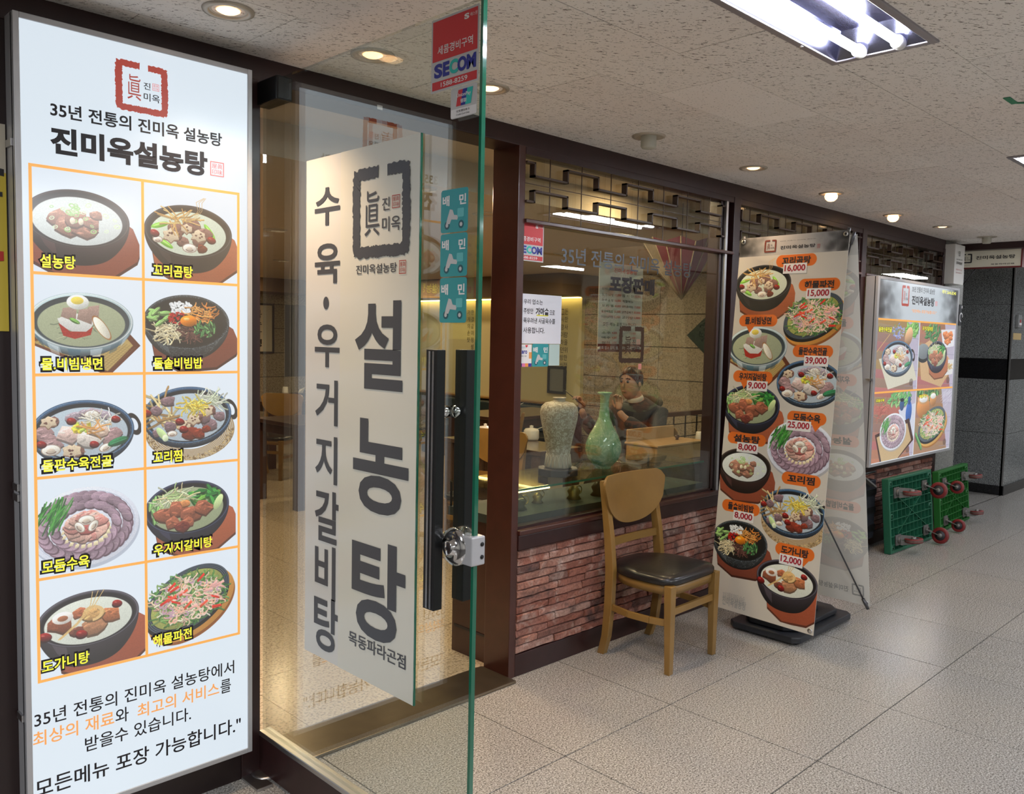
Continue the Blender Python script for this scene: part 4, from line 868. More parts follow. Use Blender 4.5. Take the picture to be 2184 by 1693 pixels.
M_bred = mat('price_red', (.36, .012, .03), .5); M_bwhite = mat('price_white', (.78, .77, .76), .5); M_bgrey = mat('print_grey', (.38, .38, .36), .6); M_logo_red = mat('print_brick_red', (.16, .03, .02), .5)
def banner(fr, lab, back=False):
    o = fr.o
    V = [fr.P(x, y, d) for d in (0, -.0015) for x, y in ((0, 0), (BW, 0), (BW, BH), (0, BH))]
    s = MB().add(V, [(0, 1, 2, 3), (7, 6, 5, 4), (0, 4, 5, 1), (1, 5, 6, 2), (2, 6, 7, 3), (3, 7, 4, 0)]).build('banner_sheet', mat('banner_vinyl', (.60, .59, .54), .5), ban); tag(s, lab)
    rectf(fr, (0, 0, BW, BH), M_bprint, s, .0006, 'print', uv=1)
    if back:
        a = rectf(fr, (0, 0, BW, BH), M_bpale, s, -.0022, 'show_through', uv=1)
    return s
def btext(fr, s, pale=False):
    K = M_bgrey if pale else M_ink; z = -.0026 if pale else .0016
    for x0, y0, x1, y1, nm, _ in BUB: a, b, c, d = FB.rect(x0 + 12, y1 - 5, x1 - 12, y0 + 5); m_ = (b + d) / 2; text(fr, nm, (a, m_ - .021, c, m_ + .021), K, s, .035, z)
bf = banner(FB, 'front banner with ten dishes and price labels'); btext(FB, bf)
for x0, y0, x1, y1, s in ((1671, 563, 1721, 581, '16,000'), (1720, 616, 1772, 635, '15,000'), (1715, 760, 1767, 780, '39,000'), (1593, 814, 1637, 832, '9,000'), (1677, 898, 1730, 918, '25,000'), (1572, 945, 1617, 965, '8,000'), (1564, 1090, 1608, 1113, '8,000'), (1662, 1182, 1713, 1209, '12,000')):
    a, b, c, d = FB.rect(x0, (y0 + y1) / 2 + .01, x1, (y0 + y1) / 2); m_ = (b + d) / 2; hh = .027
    pl = rectf(FB, (a, m_ - hh, c, m_ + hh), M_bwhite, bf, .0020, 'price_label'); text(FB, s, (a + .008, m_ - hh + .007, c - .008, m_ + hh - .007), M_bred, pl, .03, .0026)
a, b, c, d = FB.rect(1631, 525, 1656, 525); m_ = (b + d) / 2; logo(FB, (a, m_ - .034, c, m_ + .034), M_logo_red, M_ink, bf)
T(FB, '35년 전통의 진미옥 설농탕', 1664, 515, 1741, 508, M_ink, bf, .01); T(FB, '진미옥설농탕', 1664, 532, 1740, 519, M_ink, bf, .025); stamp(FB, FB.rect(1743, 529, 1750, 520), M_seal, bf)
T(FB, '진미옥설농탕', 1540, 1288, 1592, 1284, M_bgrey, bf, .02); T(FB, '35년 전통의 진미옥 설농탕', 1541, 1277, 1589, 1273, M_bgrey, bf, .0)
# rear banner, leaning the other way, seen from its back
u2 = Vector((0.02, 1, 0)).normalized(); top = Vector((4.36, -.52, 2.175)); bot = Vector((4.74, -.53, .135)); v2 = (top - bot).normalized()
FR = Frame(bot - u2 * BW / 2, u2, v2); br = banner(FR, 'rear banner seen from behind with the print showing faintly through', True); btext(FR, br, True)
logo(FR, (.03, .05, .10, .12), M_bgrey, M_bgrey, br, lift=-.0028); text(FR, '진미옥설농탕', (.12, .06, .30, .095), M_bgrey, br, .02, -.0028)
M_rod = mat('grey_rod', (.10, .10, .11), .35, metal=.6)
hub = Vector((4.42, -.50, 1.0))
MB().tube([(4.45, -.50, .06), (4.40, -.50, 1.1)], .011).build('pole', M_rod, ban); MB().box(4.395, -.53, .96, 4.445, -.47, 1.05).build('hub', M_blackp, ban, .004)
for fr in (FB, FR):
    off = -.012 if fr is FB else -.010
    for cx_, cz_ in ((.02, .02), (BW - .02, .02), (.02, BH - .02), (BW - .02, BH - .02)):
        e = fr.P(cx_, cz_, off - .004); MB().tube([hub, e], .0045, 8).build('rod', M_rod, ban); MB().tube([e - (hub - e).normalized() * -.03, e + (e - hub).normalized() * .035], .009, 8).build('rod_tip', M_rod, ban)
        MB().lathe([(.006, -.004), (.013, -.004), (.013, .004), (.006, .004)], fr.P(cx_, cz_, 0), fr.n, 16).build('eyelet', M_steel, ban)
def octo(x0, y0, x1, y1, c): return [(x0 + c, y0), (x1 - c, y0), (x1, y0 + c), (x1, y1 - c), (x1 - c, y1), (x0 + c, y1), (x0, y1 - c), (x0, y0 + c)]
fnz = lambda a, b, d: (a, b, d)
b1 = MB().prism(octo(4.16, -.715, 4.84, -.295, .035), fnz, .012, .046); b1.box(4.20, -.69, 0, 4.30, -.32, .013); b1.box(4.70, -.69, 0, 4.80, -.32, .013)
b1.build('base', M_blackp, ban, .006); MB().prism(octo(4.21, -.665, 4.79, -.345, .06), fnz, .050, .078).build('base_tier', M_blackp, ban, .006); MB().prism(octo(4.33, -.60, 4.67, -.41, .04), fnz, .078, .105).build('base_tier', M_blackp, ban, .006)

# ================================================================ WOODEN CHAIR
M_oak = mat('honey_wood', (.25, .140, .036), .34, noise=.22, scale=9, coat=.25); M_vinyl = mat('black_vinyl', (.010, .010, .011), .33, noise=.2, scale=30, bump=.3, coat=.2)
def make_chair(label, group=None):
    t = empty('wooden_chair', (0, 0, 0), 0, label, 'chair', group)
    # seat outline: wide rounded front, narrower round back; front is -Y
    out = []
    for k in range(40):
        a = 2 * PI * k / 40; x, y = math.cos(a), math.sin(a); w = .228 - .03 * max(0, y)
        sx = math.copysign(abs(x) ** (.34 if y < 0 else .8), x); sy = math.copysign(abs(y) ** (.42 if y < 0 else .85), y); out.append((w * sx, .215 * sy))
    cush = MB(); L = [(1.0, .430), (1.015, .442), (1.01, .456), (.965, .468), (.80, .475), (.45, .478), (.02, .478)]
    vs = [(x * q, y * q, z) for q, z in L for x, y in out]; n = 40
    cush.add(vs, [(i * n + k, i * n + (k + 1) % n, (i + 1) * n + (k + 1) % n, (i + 1) * n + k) for i in range(len(L) - 1) for k in range(n)] + [tuple(range(n - 1, -1, -1))], True)
    tag(cush.build('seat', M_vinyl, t), 'worn black vinyl seat')
    ap = MB(); vs = [(x * q, y * q, z) for q, z in ((.90, .385), (.97, .385), (.97, .432), (.90, .432)) for x, y in out]
    ap.add(vs, [(i * n + k, i * n + (k + 1) % n, ((i + 1) % 4) * n + (k + 1) % n, ((i + 1) % 4) * n + k) for i in range(4) for k in range(n)], True); ap.build('seat_rail', M_oak, t)
    for s in (-1, 1):
        MB().bar((s * .200, -.195, .432), (s * .196, -.200, 0), .046, .042, (0, 1, 0), .033, .030).build('leg', M_oak, t, .003)
        pts = [(.205, .195, 0), (.212, .165, .10), (.214, .150, .25), (.212, .148, .44), (.210, .165, .60), (.208, .190, .75), (.206, .215, .87), (.206, .219, .885)]
        m = MB(); vs = []
        for i, (x, y, z) in enumerate(pts):
            dx, dy = .019, (.019, .021, .023, .025, .023, .019, .014, .008)[i]
            vs += [(s * x - dx * .9, y - dy, z), (s * x + dx * .9, y - dy, z), (s * x + dx * .9, y + dy, z), (s * x - dx * .9, y + dy, z)]
        fs = [(i * 4 + k, i * 4 + (k + 1) % 4, i * 4 + 4 + (k + 1) % 4, i * 4 + 4 + k) for i in range(7) for k in range(4)] + [(0, 3, 2, 1), (28, 29, 30, 31)]
        m.add(vs, fs); m.build('leg', M_oak, t, .003)
        sp = [(s * .212, .15, .255), (s * .236, .02, .252), (s * .225, -.10, .250), (s * .198, -.19, .248)]; m = MB()
        for p, q in zip(sp, sp[1:]): m.bar(p, q, .016, .032)
        m.build('stretcher', M_oak, t, .002)
    MB().box(-.19, -.206, .285, .19, -.188, .318).build('stretcher', M_oak, t, .002)
    m = MB(); pr = [(x_, .162 + .016 * math.cos(x_ / .20 * 1.5)) for x_ in np.linspace(-.205, .205, 9)]
    for p, q in zip(pr, pr[1:]): m.bar((p[0], p[1], .575), (q[0], q[1], .575), .016, .038)
    m.build('back_rail', M_oak, t)
    # half-moon backrest: straight top, rounded corners and a curved lower edge, bowed in plan
    m = MB(); N = 22; rows = 9; vs = []
    for dpt in (0, .013):
        for i in range(N + 1):
            x = -.262 + .524 * i / N; u = abs(x) / .262
            zt = .912 - .040 * max(0, (u - .80) / .20) ** 2.0; zl = .655 + .200 * (1 - max(0, 1 - u ** 2.3) ** .5)
            zl = min(zl, zt - .002)
            for j in range(rows):
                z = zl + (zt - zl) * j / (rows - 1); y = .170 + .055 * math.cos(x / .262 * 1.25) + (z - .67) * .13 - .052 + dpt
                vs.append((x, y, z))
    M_ = (N + 1) * rows; fs = []
    for i in range(N):
        for j in range(rows - 1):
            a = i * rows + j; fs += [(a, a + rows, a + rows + 1, a + 1), (M_ + a + 1, M_ + a + rows + 1, M_ + a + rows, M_ + a)]
        a = i * rows; b = i * rows + rows - 1; fs += [(a, M_ + a, M_ + a + rows, a + rows), (b, b + rows, M_ + b + rows, M_ + b)]
    for a in (0, N * rows):
        for j in range(rows - 1): fs.append((a + j, a + j + 1, M_ + a + j + 1, M_ + a + j))
    m.add(vs, fs, True); bk = m.build('backrest', M_oak, t); bk.modifiers.new('edge', 'EDGE_SPLIT').split_angle = math.radians(50)
    return t
chair = make_chair('honey-coloured wooden chair with a black vinyl seat outside by the brick wall')
chair.location = (3.545, -.262, 0); chair.rotation_euler = (0, 0, math.radians(1.5))

# ================================================================ GREEN PLATFORM TROLLEYS
M_wheel = mat('red_wheel', (.19, .014, .014), .45, noise=.3, scale=25); M_zinc = mat('dull_zinc', (.20, .20, .19), .5, metal=.6); M_wdk = mat('wheel_core', (.02, .02, .025), .5); M_grime = mat('wheel_tread', (.13, .075, .065), .8, noise=.3, scale=60)
def trolley(W, H, m, label, wr, ang):
    t = empty('platform_trolley', (0, 0, 0), 0, label, 'trolley', 'green trolleys stood on edge'); T_ = .055
    fr_ = MB()
    for q in ((0, 0, .022, H), (W - .022, 0, W, H), (.022, 0, W - .022, .022), (.022, H - .022, W - .022, H)): fr_.box(q[0], -T_, q[1], q[2], 0, q[3])
    fr_.build('rim', m, t, .005); MB().box(.004, -.010, .004, W - .004, 0, H - .004).build('deck', m, t)
    nx, nz = 11, 9
    for k in range(1, nx): x = W * k / nx; MB().box(x - .0025, -T_ + .004, .02, x + .0025, -.010, H - .02).build('rib', m, t)
    for k in range(1, nz): z = H * k / nz; MB().box(.02, -T_ + .002, z - .0025, W - .02, -.010, z + .0025).build('rib', m, t)
    for s in (1, -1):
        for r in (1,): MB().bar((W / 2 - s * W * .33, -T_ / 2 - .004, H * .24), (W / 2 + s * W * .33, -T_ / 2 - .004, H * .76), .005, T_ - .012, (0, 1, 0)).build('diagonal_rib', m, t)
    for cx in (.04, W - .04):
        for cz in (.04, H / 2, H - .04): MB().lathe([(.010, 0), (.018, 0), (.018, .045), (.010, .045)], (cx, -.010, cz), (0, -1, 0), 12).build('boss', m, t)
    for i, (cx, cz) in enumerate(((W * .15, H * .165), (W * .15, H * .80), (W * .80, H * .165), (W * .80, H * .80))):
        cs = MB(); cs.box(cx - .045, -T_ - .008, cz - .040, cx + .045, -T_, cz + .040); cs.lathe([(.024, 0), (.028, .012), (.024, .022)], (cx, -T_ - .006, cz), (0, -1, 0), 16)
        A = ang[i]; ax = Vector((0, 0, 1)) if A == 'flat' else Vector((math.cos(A), 0, -math.sin(A)))
        # fork leg goes away from the deck and trails sideways/down
        trail = Vector((.040, -.01, 0)) if A == 'flat' else Vector((0, -.02, -.036))
        c = Vector((cx, -T_ - .030 - wr, cz)) + trail; s_ = Vector((cx, -T_ - .022, cz))
        for sg in (-1, 1):
            cs.bar(s_ + ax * sg * .020, c + ax * sg * .022, .004, .040, ax, .004, .022)
        ca = cs.build('caster', M_zinc, t)
        MB().lathe([(wr * .62, -.014), (wr * .97, -.015), (wr, -.010), (wr, .010), (wr * .97, .015), (wr * .62, .014)], c, ax, 28).build('wheel', M_wheel, ca)
        MB().lathe([(0, -.013), (wr * .62, -.013), (wr * .62, .013), (0, .013)], c, ax, 24).build('wheel_core', M_wdk, ca)
        MB().lathe([(0, -.026), (wr * .26, -.026), (wr * .28, 0), (wr * .26, .026), (0, .026)], c, ax, 16).build('hub', M_zinc, ca)
        MB().lathe([(wr * 1.001, -.009), (wr * 1.004, 0), (wr * 1.001, .009)], c, ax, 28).build('tread', M_grime, ca)
    return t
M_g1 = mat('bottle_green_plastic', (.012, .115, .060), .5); M_g2 = mat('grass_green_plastic', (.012, .130, .018), .5)
t1 = trolley(.845, .575, M_g1, 'bottle-green plastic platform trolley with red wheels on edge under the light box', .066, ('flat', 'flat', .15, .15))
t1.location = (6.575, -.195, 0); t1.rotation_euler = (math.radians(-5), 0, math.radians(-1))
t2 = trolley(.83, .52, M_g2, 'brighter grass-green platform trolley leaning at the end of the shopfront', .056, (.15, .15, 'flat', 'flat'))
t2.location = (7.70, -.17, 0); t2.rotation_euler = (math.radians(-5), 0, math.radians(2))
ht = wempty('hand_truck', (6.48, -.06, 0), 'black folded metal hand truck tucked behind the green trolley', 'hand truck')
MB().tube([(6.36, -.10, .03), (6.36, -.08, .60), (6.38, -.08, .62), (6.60, -.08, .62)], .011).build('handle', M_black, ht); MB().box(6.34, -.09, .10, 6.62, -.03, .56).build('folded_crate', M_blackp, ht, .006)
for z in (.16, .30, .44): MB().box(6.335, -.096, z, 6.62, -.090, z + .05).build('slat', M_black, ht)
for y in (-.12, -.05): MB().lathe([(0, -.012), (.05, -.012), (.05, .012), (0, .012)], (6.40, y, .05), (0, 1, 0), 20).build('wheel', M_blackp, ht)
MB().bar((6.35, -.10, .60), (6.50, -.12, .52), .05, .012).build('latch', M_zinc, ht)

# ================================================================ SIGNS AT THE FAR END
sb = wempty('box_sign', (8.2, -.05, 2.15), 'narrow white box sign high on the end of the shopfront', 'sign')
MB().box(8.085, -.085, 2.150, 8.33, .004, 2.50).build('box', M_white, sb, .004); FS = Frame((0, -.086, 0), (1, 0, 0), (0, 0, 1))
logo(FS, (8.17, 2.40, 8.21, 2.44), M_ink, M_ink, sb, .0008); text(FS, '35년 전통의 진미옥', (8.12, 2.36, 8.27, 2.375), M_ink, sb, 0, .0008); text(FS, '진미옥설농탕', (8.12, 2.325, 8.27, 2.35), M_ink, sb, .02, .0008); text(FS, '목동파라곤점', (8.12, 2.27, 8.27, 2.285), M_seal, sb, .0, .0008); text(FS, '포장가능합니다', (8.12, 2.245, 8.27, 2.258), M_seal, sb, .0, .0008)
hs = wempty('hanging_sign', (8.5, -.3, 2.29), 'cream sign with a square emblem hanging across the side passage', 'sign')
XS = 8.60; FH = Frame((XS, 0, 0), (0, -1, 0), (0, 0, 1)); a, b = FH.px(2046, 552)[0], FH.px(2178, 547)[0]; z1 = FH.px(2110, 529)[1]; z0 = FH.px(2110, 569)[1]; a -= .10
MB().box(XS, -b, z0, XS + .05, -a, z1).build('board', mat('cream_panel', (.66, .62, .50), .5, emit=.06), hs)
for q in ((a, z1, b, z1 + .014), (a, z0 - .012, b, z0), (b, z0 - .012, b + .012, z1 + .014)): MB().box(XS - .004, -q[2], q[1], XS + .055, -q[0], q[3]).build('frame_bar', mat('sign_red_frame', (.16, .02, .02), .4), hs)
FH = Frame((XS - .001, 0, 0), (0, -1, 0), (0, 0, 1)); logo(FH, FH.rect(2048, 562, 2074, 541), M_ink, M_ink, hs); T(FH, '진미옥설농탕', 2081, 554, 2166, 542, M_ink, hs, .02); T(FH, '목동파라곤점', 2113, 565, 2163, 560, M_ink, hs, .015); T(FH, '진미옥설농탕', 2047, 567, 2069, 565, M_ink, hs, 0)
MB().tube([(XS + .02, -.10, z0), (XS + .02, .06, 2.10)], .006, 8).build('stay_rod', M_black, hs)
tag(MB().box(8.50, -1.6, 2.478, 8.80, .004, 2.539).build('trim_3', M_wood), 'dark maroon beam under the ceiling above the hanging sign', kind=ST)
ac = wempty('wall_sign', (8.45, 0, 1.7), 'small black accessible-facility sign on the pale stone pier', 'sign'); FA = Frame((0, .0035, 0), (1, 0, 0), (0, 0, 1)); r_ = FA.rect(2042, 694, 2050, 650)
MB().box(r_[0], -.006, r_[1], r_[2], .004, r_[3]).build('plate', M_blackp, ac); FA = Frame((0, -.0065, 0), (1, 0, 0), (0, 0, 1)); cxp, czp = (r_[0] + r_[2]) / 2, (r_[1] + r_[3]) / 2
polyf(FA, [(cxp + .03 + .016 * math.cos(k), czp + .075 + .016 * math.sin(k)) for k in range(6)], M_swhite, ac, .0006, 'symbol'); flat('symbol', [FA.P(cxp + .02 + q * math.cos(k * .4), czp - .02 + q * math.sin(k * .4), .0006) for k in range(13) for q in (.045, .032)], [(2 * k, 2 * k + 1, 2 * k + 3, 2 * k + 2) for k in range(12)], M_swhite, ac)
FG = Frame((0, .0095, 0), (1, 0, 0), (0, 0, 1)); r_ = FG.rect(2165, 702, 2174, 672)
fa = wempty('fire_call_point', FG.P(r_[0], r_[1]), 'red fire alarm plate on the granite wall at the right edge', 'alarm'); MB().box(r_[0], -.02, r_[1] + .02, r_[2], .0095, r_[3]).build('plate', mat('alarm_grey', (.25, .26, .26), .5), fa, .004); FG2 = Frame((0, -.021, 0), (1, 0, 0), (0, 0, 1))
rectf(FG2, (r_[0] + .05, r_[1] + .04, r_[2] - .04, r_[3] - .05), M_red, fa, .001, 'red_panel'); rectf(FG2, (r_[0] + .11, r_[1] + .07, r_[2] - .10, r_[3] - .11), M_swhite, fa, .002, 'pictogram')
r_ = FG.rect(2160, 724, 2178, 711); nt_ = rectf(FG, r_, mat('note_yellow', (.50, .36, .16), .6), None, .002, 'paper_note'); tag(nt_, 'small yellowish paper note under the fire alarm plate', 'note')

# ================================================================ CEILING FITTINGS
M_trim = mat('lamp_trim', (.50, .45, .38), .4, metal=.3)
POSN = ('largest warm downlight at the top left above the tall light box', 'warm downlight just left of the glass door corner', 'warm downlight right behind the red door sticker', 'recessed warm downlight above the first lattice window', 'protruding warm bulb nearest the banner stand', 'protruding warm bulb between two flatter downlights', 'farthest small warm downlight near the end of the shopfront')
for i, (x, y) in enumerate(DOWN):
    e = wempty('downlight', (x, y, 2.53), POSN[i], 'ceiling lamp', 'warm downlights along the shopfront')
    R_ = .075 if i < 5 else .07
    MB().lathe([(R_, .0), (R_ * .98, .005), (R_ * .80, .007), (R_ * .72, .003), (R_ * .70, -.0005)], (x, y, 2.5365), (0, 0, -1), 36).build('trim_ring', M_trim, e)
    MB().lathe([(R_ * .80, 0), (R_ * .66, .003), (R_ * .62, .0)], (x, y, 2.5375), (0, 0, -1), 36).build('inner_ring', M_trim, e)
    if i in (4, 5): MB().lathe([(.0, .052), (.020, .048), (.036, .034), (.040, .018), (.034, .002), (.022, -.004)], (x, y, 2.536), (0, 0, -1), 24).build('bulb', M_bulb, e)
    else: MB().lathe([(0, .0075), (.024, .0065), (.034, .001)], (x, y, 2.5365), (0, 0, -1), 24).build('bulb', M_bulb, e)
for i, (x, y, lb) in enumerate(((3.247, -.329, 'white cylindrical sensor with no bulb on the ceiling above the first window'), (8.037, -.346, 'white dead ceiling lamp above the hanging sign'))):
    e = wempty('ceiling_sensor', (x, y, 2.48), lb, 'sensor'); MB().lathe([(.078, 0), (.076, .005), (.060, .007), (.045, .002), (.0, .002)], (x, y, 2.5365), (0, 0, -1), 32).build('trim_ring', M_trim, e)
    MB().lathe([(.036, .0), (.036, .048), (.030, .056), (0, .058)], (x, y, 2.5365), (0, 0, -1), 28).build('housing', mat('aged_white', (.48, .47, .40), .5), e)
M_refl = mat('lamp_reflector', (.20, .20, .30), .22, metal=1)
for i, (x, y) in enumerate(((2.206, -1.576), (5.33, -1.576), (8.46, -1.576))):
    e = wempty('fluorescent_fixture', (x, y, 2.53), ('recessed two-tube fluorescent light at the top right', 'second fluorescent light just entering at the right edge', 'farther fluorescent light outside the right edge')[i], 'ceiling lamp', 'recessed fluorescent lights')
    hx, hy = .606, .171
    for q in ((-hx, -hy, hx, -hy + .026), (-hx, hy - .026, hx, hy), (-hx, -hy + .026, -hx + .026, hy - .026), (hx - .026, -hy + .026, hx, hy - .026)): MB().box(x + q[0], y + q[1], 2.530, x + q[2], y + q[3], 2.540).build('frame_bar', mat('fixture_frame', (.30, .28, .30), .4, metal=.3), e, .002)
    tr = MB(); a, b, c = hx - .026, hy - .026, .075; X_, Y_ = x, y; lo, hi = 2.5345, 2.5345 + c
    V = [(X_ - a, Y_ - b, lo), (X_ + a, Y_ - b, lo), (X_ + a, Y_ + b, lo), (X_ - a, Y_ + b, lo), (X_ - a + .05, Y_ - b + .035, hi), (X_ + a - .05, Y_ - b + .035, hi), (X_ + a - .05, Y_ + b - .035, hi), (X_ - a + .05, Y_ + b - .035, hi)]
    tr.add(V, [(0, 1, 5, 4), (1, 2, 6, 5), (2, 3, 7, 6), (3, 0, 4, 7), (4, 5, 6, 7)]); tr.build('reflector', M_refl, e)
    for s in (-1, 1):
        yy = y + s * .062; MB().tube([(x - a + .03, yy, 2.545), (x + a - .03, yy, 2.545)], .0135, 14).build('tube', M_tube, e)
        for q in (-1, 1): MB().lathe([(.021, 0), (.021, .03), (.013, .034)], (x + q * (a - .0), yy, 2.545), (-q, 0, 0), 16).build('lamp_socket', M_white, e)
    for q in (-1, 1): MB().lathe([(0, .004), (.007, .002), (.007, 0)], (x + .36 * q, y + (hy - .013) * q, 2.530), (0, 0, -1), 10).build('clip', M_chrome, e)
tp = wempty('tape_scrap', (0, 0, 2.53), 'scrap of green tape stuck to the ceiling at the right', 'tape'); q = atz(2155, 214, 2.5355); WP[tp.name] = Matrix.Translation((0, 0, -2.53))
MB().box(q.x - .05, q.y - .012, 2.534, q.x + .06, q.y + .012, 2.5362).build('tape', mat('tape_green', (.01, .20, .09), .5), tp); MB().bar((q.x + .05, q.y, 2.535), (q.x + .075, q.y - .05, 2.532), .014, .002).build('tape_tail', mat('tape_green', (.01, .20, .09), .5), tp)

# ================================================================ DINING ROOM BEHIND THE GLASS
M_cream = granite('cream_tile', ((.50, .40, .29), (.55, .45, .33), (.58, .48, .36), (.60, .50, .38)), 40, .2, .05, .05)
fi = tag(MB().box(-.6, .17, -.06, 8.0, 9.0, -.006).build('floor', M_dark), 'polished cream tiled floor of the dining room', kind=ST)
tl = MB().box(-.2988, -.2988, -.03, .2988, .2988, 0).mesh('floor_tile'); tl.materials.append(M_cream)
for i in range(0, 14):
    for j in range(0, 15):
        x, y = -.3 + .6 * i, .47 + .6 * j
        if y < 8.9: inst('floor_tile', tl, (x, y, 0), fi)
M_ic = mat('dining_ceiling', (.56, .46, .34), .8)
ic = wempty('ceiling', (4, 4, 2.35), 'beige plaster ceiling of the dining room with a raised strip behind the shopfront', kind=ST)
MB().box(-.6, .16, 2.50, 8.1, .62, 2.54).build('raised_strip', M_ic, ic); MB().box(-.6, .62, 2.35, 8.1, 9.1, 2.54).build('lower_ceiling', M_ic, ic)
MB().box(1.6, 1.6, 2.25, 2.3, 9.0, 2.35).build('beam', M_ic, ic); MB().box(7.35, 3.9, 2.10, 8.0, 9.0, 2.35).build('bulkhead', mat('brown_bulkhead', (.14, .09, .05), .6), ic); MB().box(-.6, 8.2, 2.16, 7.35, 9.0, 2.35).build('bulkhead', mat('brown_bulkhead', (.14, .09, .05), .6), ic)
for x, y, z, p in INL:
    e = wempty('recessed_lamp', (x, y, z), 'small round recessed ceiling lamp inside the dining room', 'ceiling lamp', 'recessed lamps in the dining room'); MB().lathe([(.062, -.002), (.062, .006), (.085, .005), (.088, 0)], (x, y, z + .004), (0, 0, -1), 28).build('trim_ring', M_trim, e)
M_pan = granite('warm_stone_panel', ((.30, .26, .20), (.36, .31, .24), (.40, .35, .27), (.43, .38, .30)), 30, .45, .16, .15)
wr = wempty('wall_inner', (8.0, 4, 0), 'warm grey stone-panelled side wall of the dining room', kind=ST); MB().box(8.03, .2, 0, 8.1, 9.1, 2.5).build('wall_core', M_dark, wr)
for z0, z1 in ((0, .40), (.40, .78), (.78, 1.15), (1.15, 1.52), (1.52, 1.89), (1.89, 2.5)):
    for k in range(4): MB().box(8.0, .2 + k * .93, z0 + .004, 8.03, .2 + k * .93 + .925, z1 - .004).build('wall_panel', M_pan, wr)
    for k in range(4): MB().box(8.0, 3.92 + k * 1.28, z0 + .004, 8.03, 3.92 + k * 1.28 + 1.276, z1 - .004).build('wall_panel', M_pan, wr)
M_cove = mat('olive_cream_panel', (.50, .46, .26), .45)
cp = wempty('wall_text_panel', (7.97, 5.6, .8), 'pale olive wall panel with vertical lettering under a warm cove light', 'wall panel')
MB().box(7.94, 4.10, .78, 7.998, 7.26, 2.095).build('panel', M_cove, cp); MB().box(7.78, 4.05, .765, 7.998, 7.5, .785).build('ledge', M_oak, cp)
MB().box(7.86, 4.10, 2.088, 7.92, 7.26, 2.099).build('cove_strip', mat('cove_strip', (1, .8, .4), .4, emit=11, ecol=(1, .66, .22)), cp)
FW = Frame((7.939, 0, 0), (0, -1, 0), (0, 0, 1))
for j, (px_, st) in enumerate(((1200, '그사람이하던방식'), (1208, '든한사람을위한정성된한그릇을'), (1000, '가게의손맛'), (1008, '한결같이정성껏'))):
    s_, _z = FW.px(px_, 690)
    for k, ch in enumerate(st):
        z = 1.96 - k * .095
        if z > .85: text(FW, ch, (s_ - .028, z - .07, s_ + .028, z), M_ink, cp, .0, .002)
wb = wempty('wall_far', (4, 9.0, 0), 'stone-panelled far wall of the dining room with a lit niche', kind=ST); MB().box(-.6, 9.05, 0, 8.1, 9.15, 2.5).build('wall_core', M_dark, wb)
for z0, z1 in ((0, .5), (.5, .915), (.915, 1.28), (1.28, 1.65), (1.65, 2.013), (2.013, 2.5)):
    for x0, x1 in ((4.6, 5.6), (5.6, 6.70), (6.70, 7.9)):
        if x0 == 6.70 and .9 < z0 < 2.0: MB().box(x0, 9.16, z0 + .004, x1, 9.2, z1 - .004).build('wall_panel', M_pan, wb); continue
        MB().box(x0, 9.0, z0 + .004, x1 - .004, 9.05, z1 - .004).build('wall_panel', M_pan, wb)
MB().box(-.6, 9.0, 0, 4.6, 9.05, 2.5).build('wall_panel', M_pan, wb); MB().box(-.7, .17, 0, -.6, 9.1, 2.5).build('side_wall', M_pan, wb)
spot('niche_light', (7.2, 8.90, 2.12), 9, (1, .66, .34), 80); spot('picture_light', (6.1, 8.6, 2.12), 3, (1, .66, .34), 80)
M_bronze = mat('carved_bronze', (.05, .03, .02), .4, metal=.4); M_gold = mat('gilt', (.45, .32, .12), .35, metal=.7)
def framed(name, fr, r, mf, mi, lab, cat, b=.03):
    a, b0, c, d = r; e = wempty(name, fr.P(a, b0, 0), lab, cat); m = MB()
    for q in ((a, b0, c, b0 + b), (a, d - b, c, d), (a, b0 + b, a + b, d - b), (c - b, b0 + b, c, d - b)):
        p0, p1 = fr.P(q[0], q[1], 0), fr.P(q[2], q[3], .025); m.box(p0.x, p0.y, p0.z, p1.x, p1.y, p1.z)
    m.build('frame', mf, e); p0, p1 = fr.P(a + b, b0 + b, 0), fr.P(c - b, d - b, .012); MB().box(p0.x, p0.y, p0.z, p1.x, p1.y, p1.z).build('panel', mi, e); return e
FN = Frame((0, 8.99, 0), (1, 0, 0), (0, 0, 1))
e = framed('framed_calligraphy', FN, (5.9, 1.27, 6.50, 2.02), M_ink, mat('aged_paper', (.55, .52, .44), .6), 'tall framed calligraphy in a black frame on the far wall', 'picture')
for k, ch in enumerate('복수강녕'): text(FN, ch, (6.12, 1.80 - k * .145, 6.30, 1.92 - k * .145), M_ink, e, .01, .014)
FN2 = Frame((0, 9.155, 0), (1, 0, 0), (0, 0, 1)); e = framed('carved_plaque', FN2, (6.92, 1.34, 7.50, 1.90), M_bronze, M_bronze, 'dark carved plaque with gold relief in the lit niche', 'plaque')
R = random.Random(5)
for k in range(70):
    a_ = R.uniform(0, 6.28); q = R.choice((.05, .10, .15, .19)); x, z = 7.21 + q * math.cos(a_), 1.62 + q * 1.15 * math.sin(a_); MB
    polyf(FN2, [(x + .016 * math.cos(j * 1.05) * R.uniform(.6, 1), z + .016 * math.sin(j * 1.05) * R.uniform(.6, 1)) for j in range(6)], M_gold, e, .0135, 'relief') if k < 60 else None
FX = Frame((7.995, 0, 0), (0, -1, 0), (0, 0, 1)); e = framed('tablet_frame', Frame((7.93, 0, 0), (0, -1, 0), (0, 0, 1)), (-4.62, .90, -4.32, 1.245), M_ink, mat('slate_print', (.16, .17, .16), .4), 'small black framed notice hanging below the lettered wall panel', 'picture', .03)
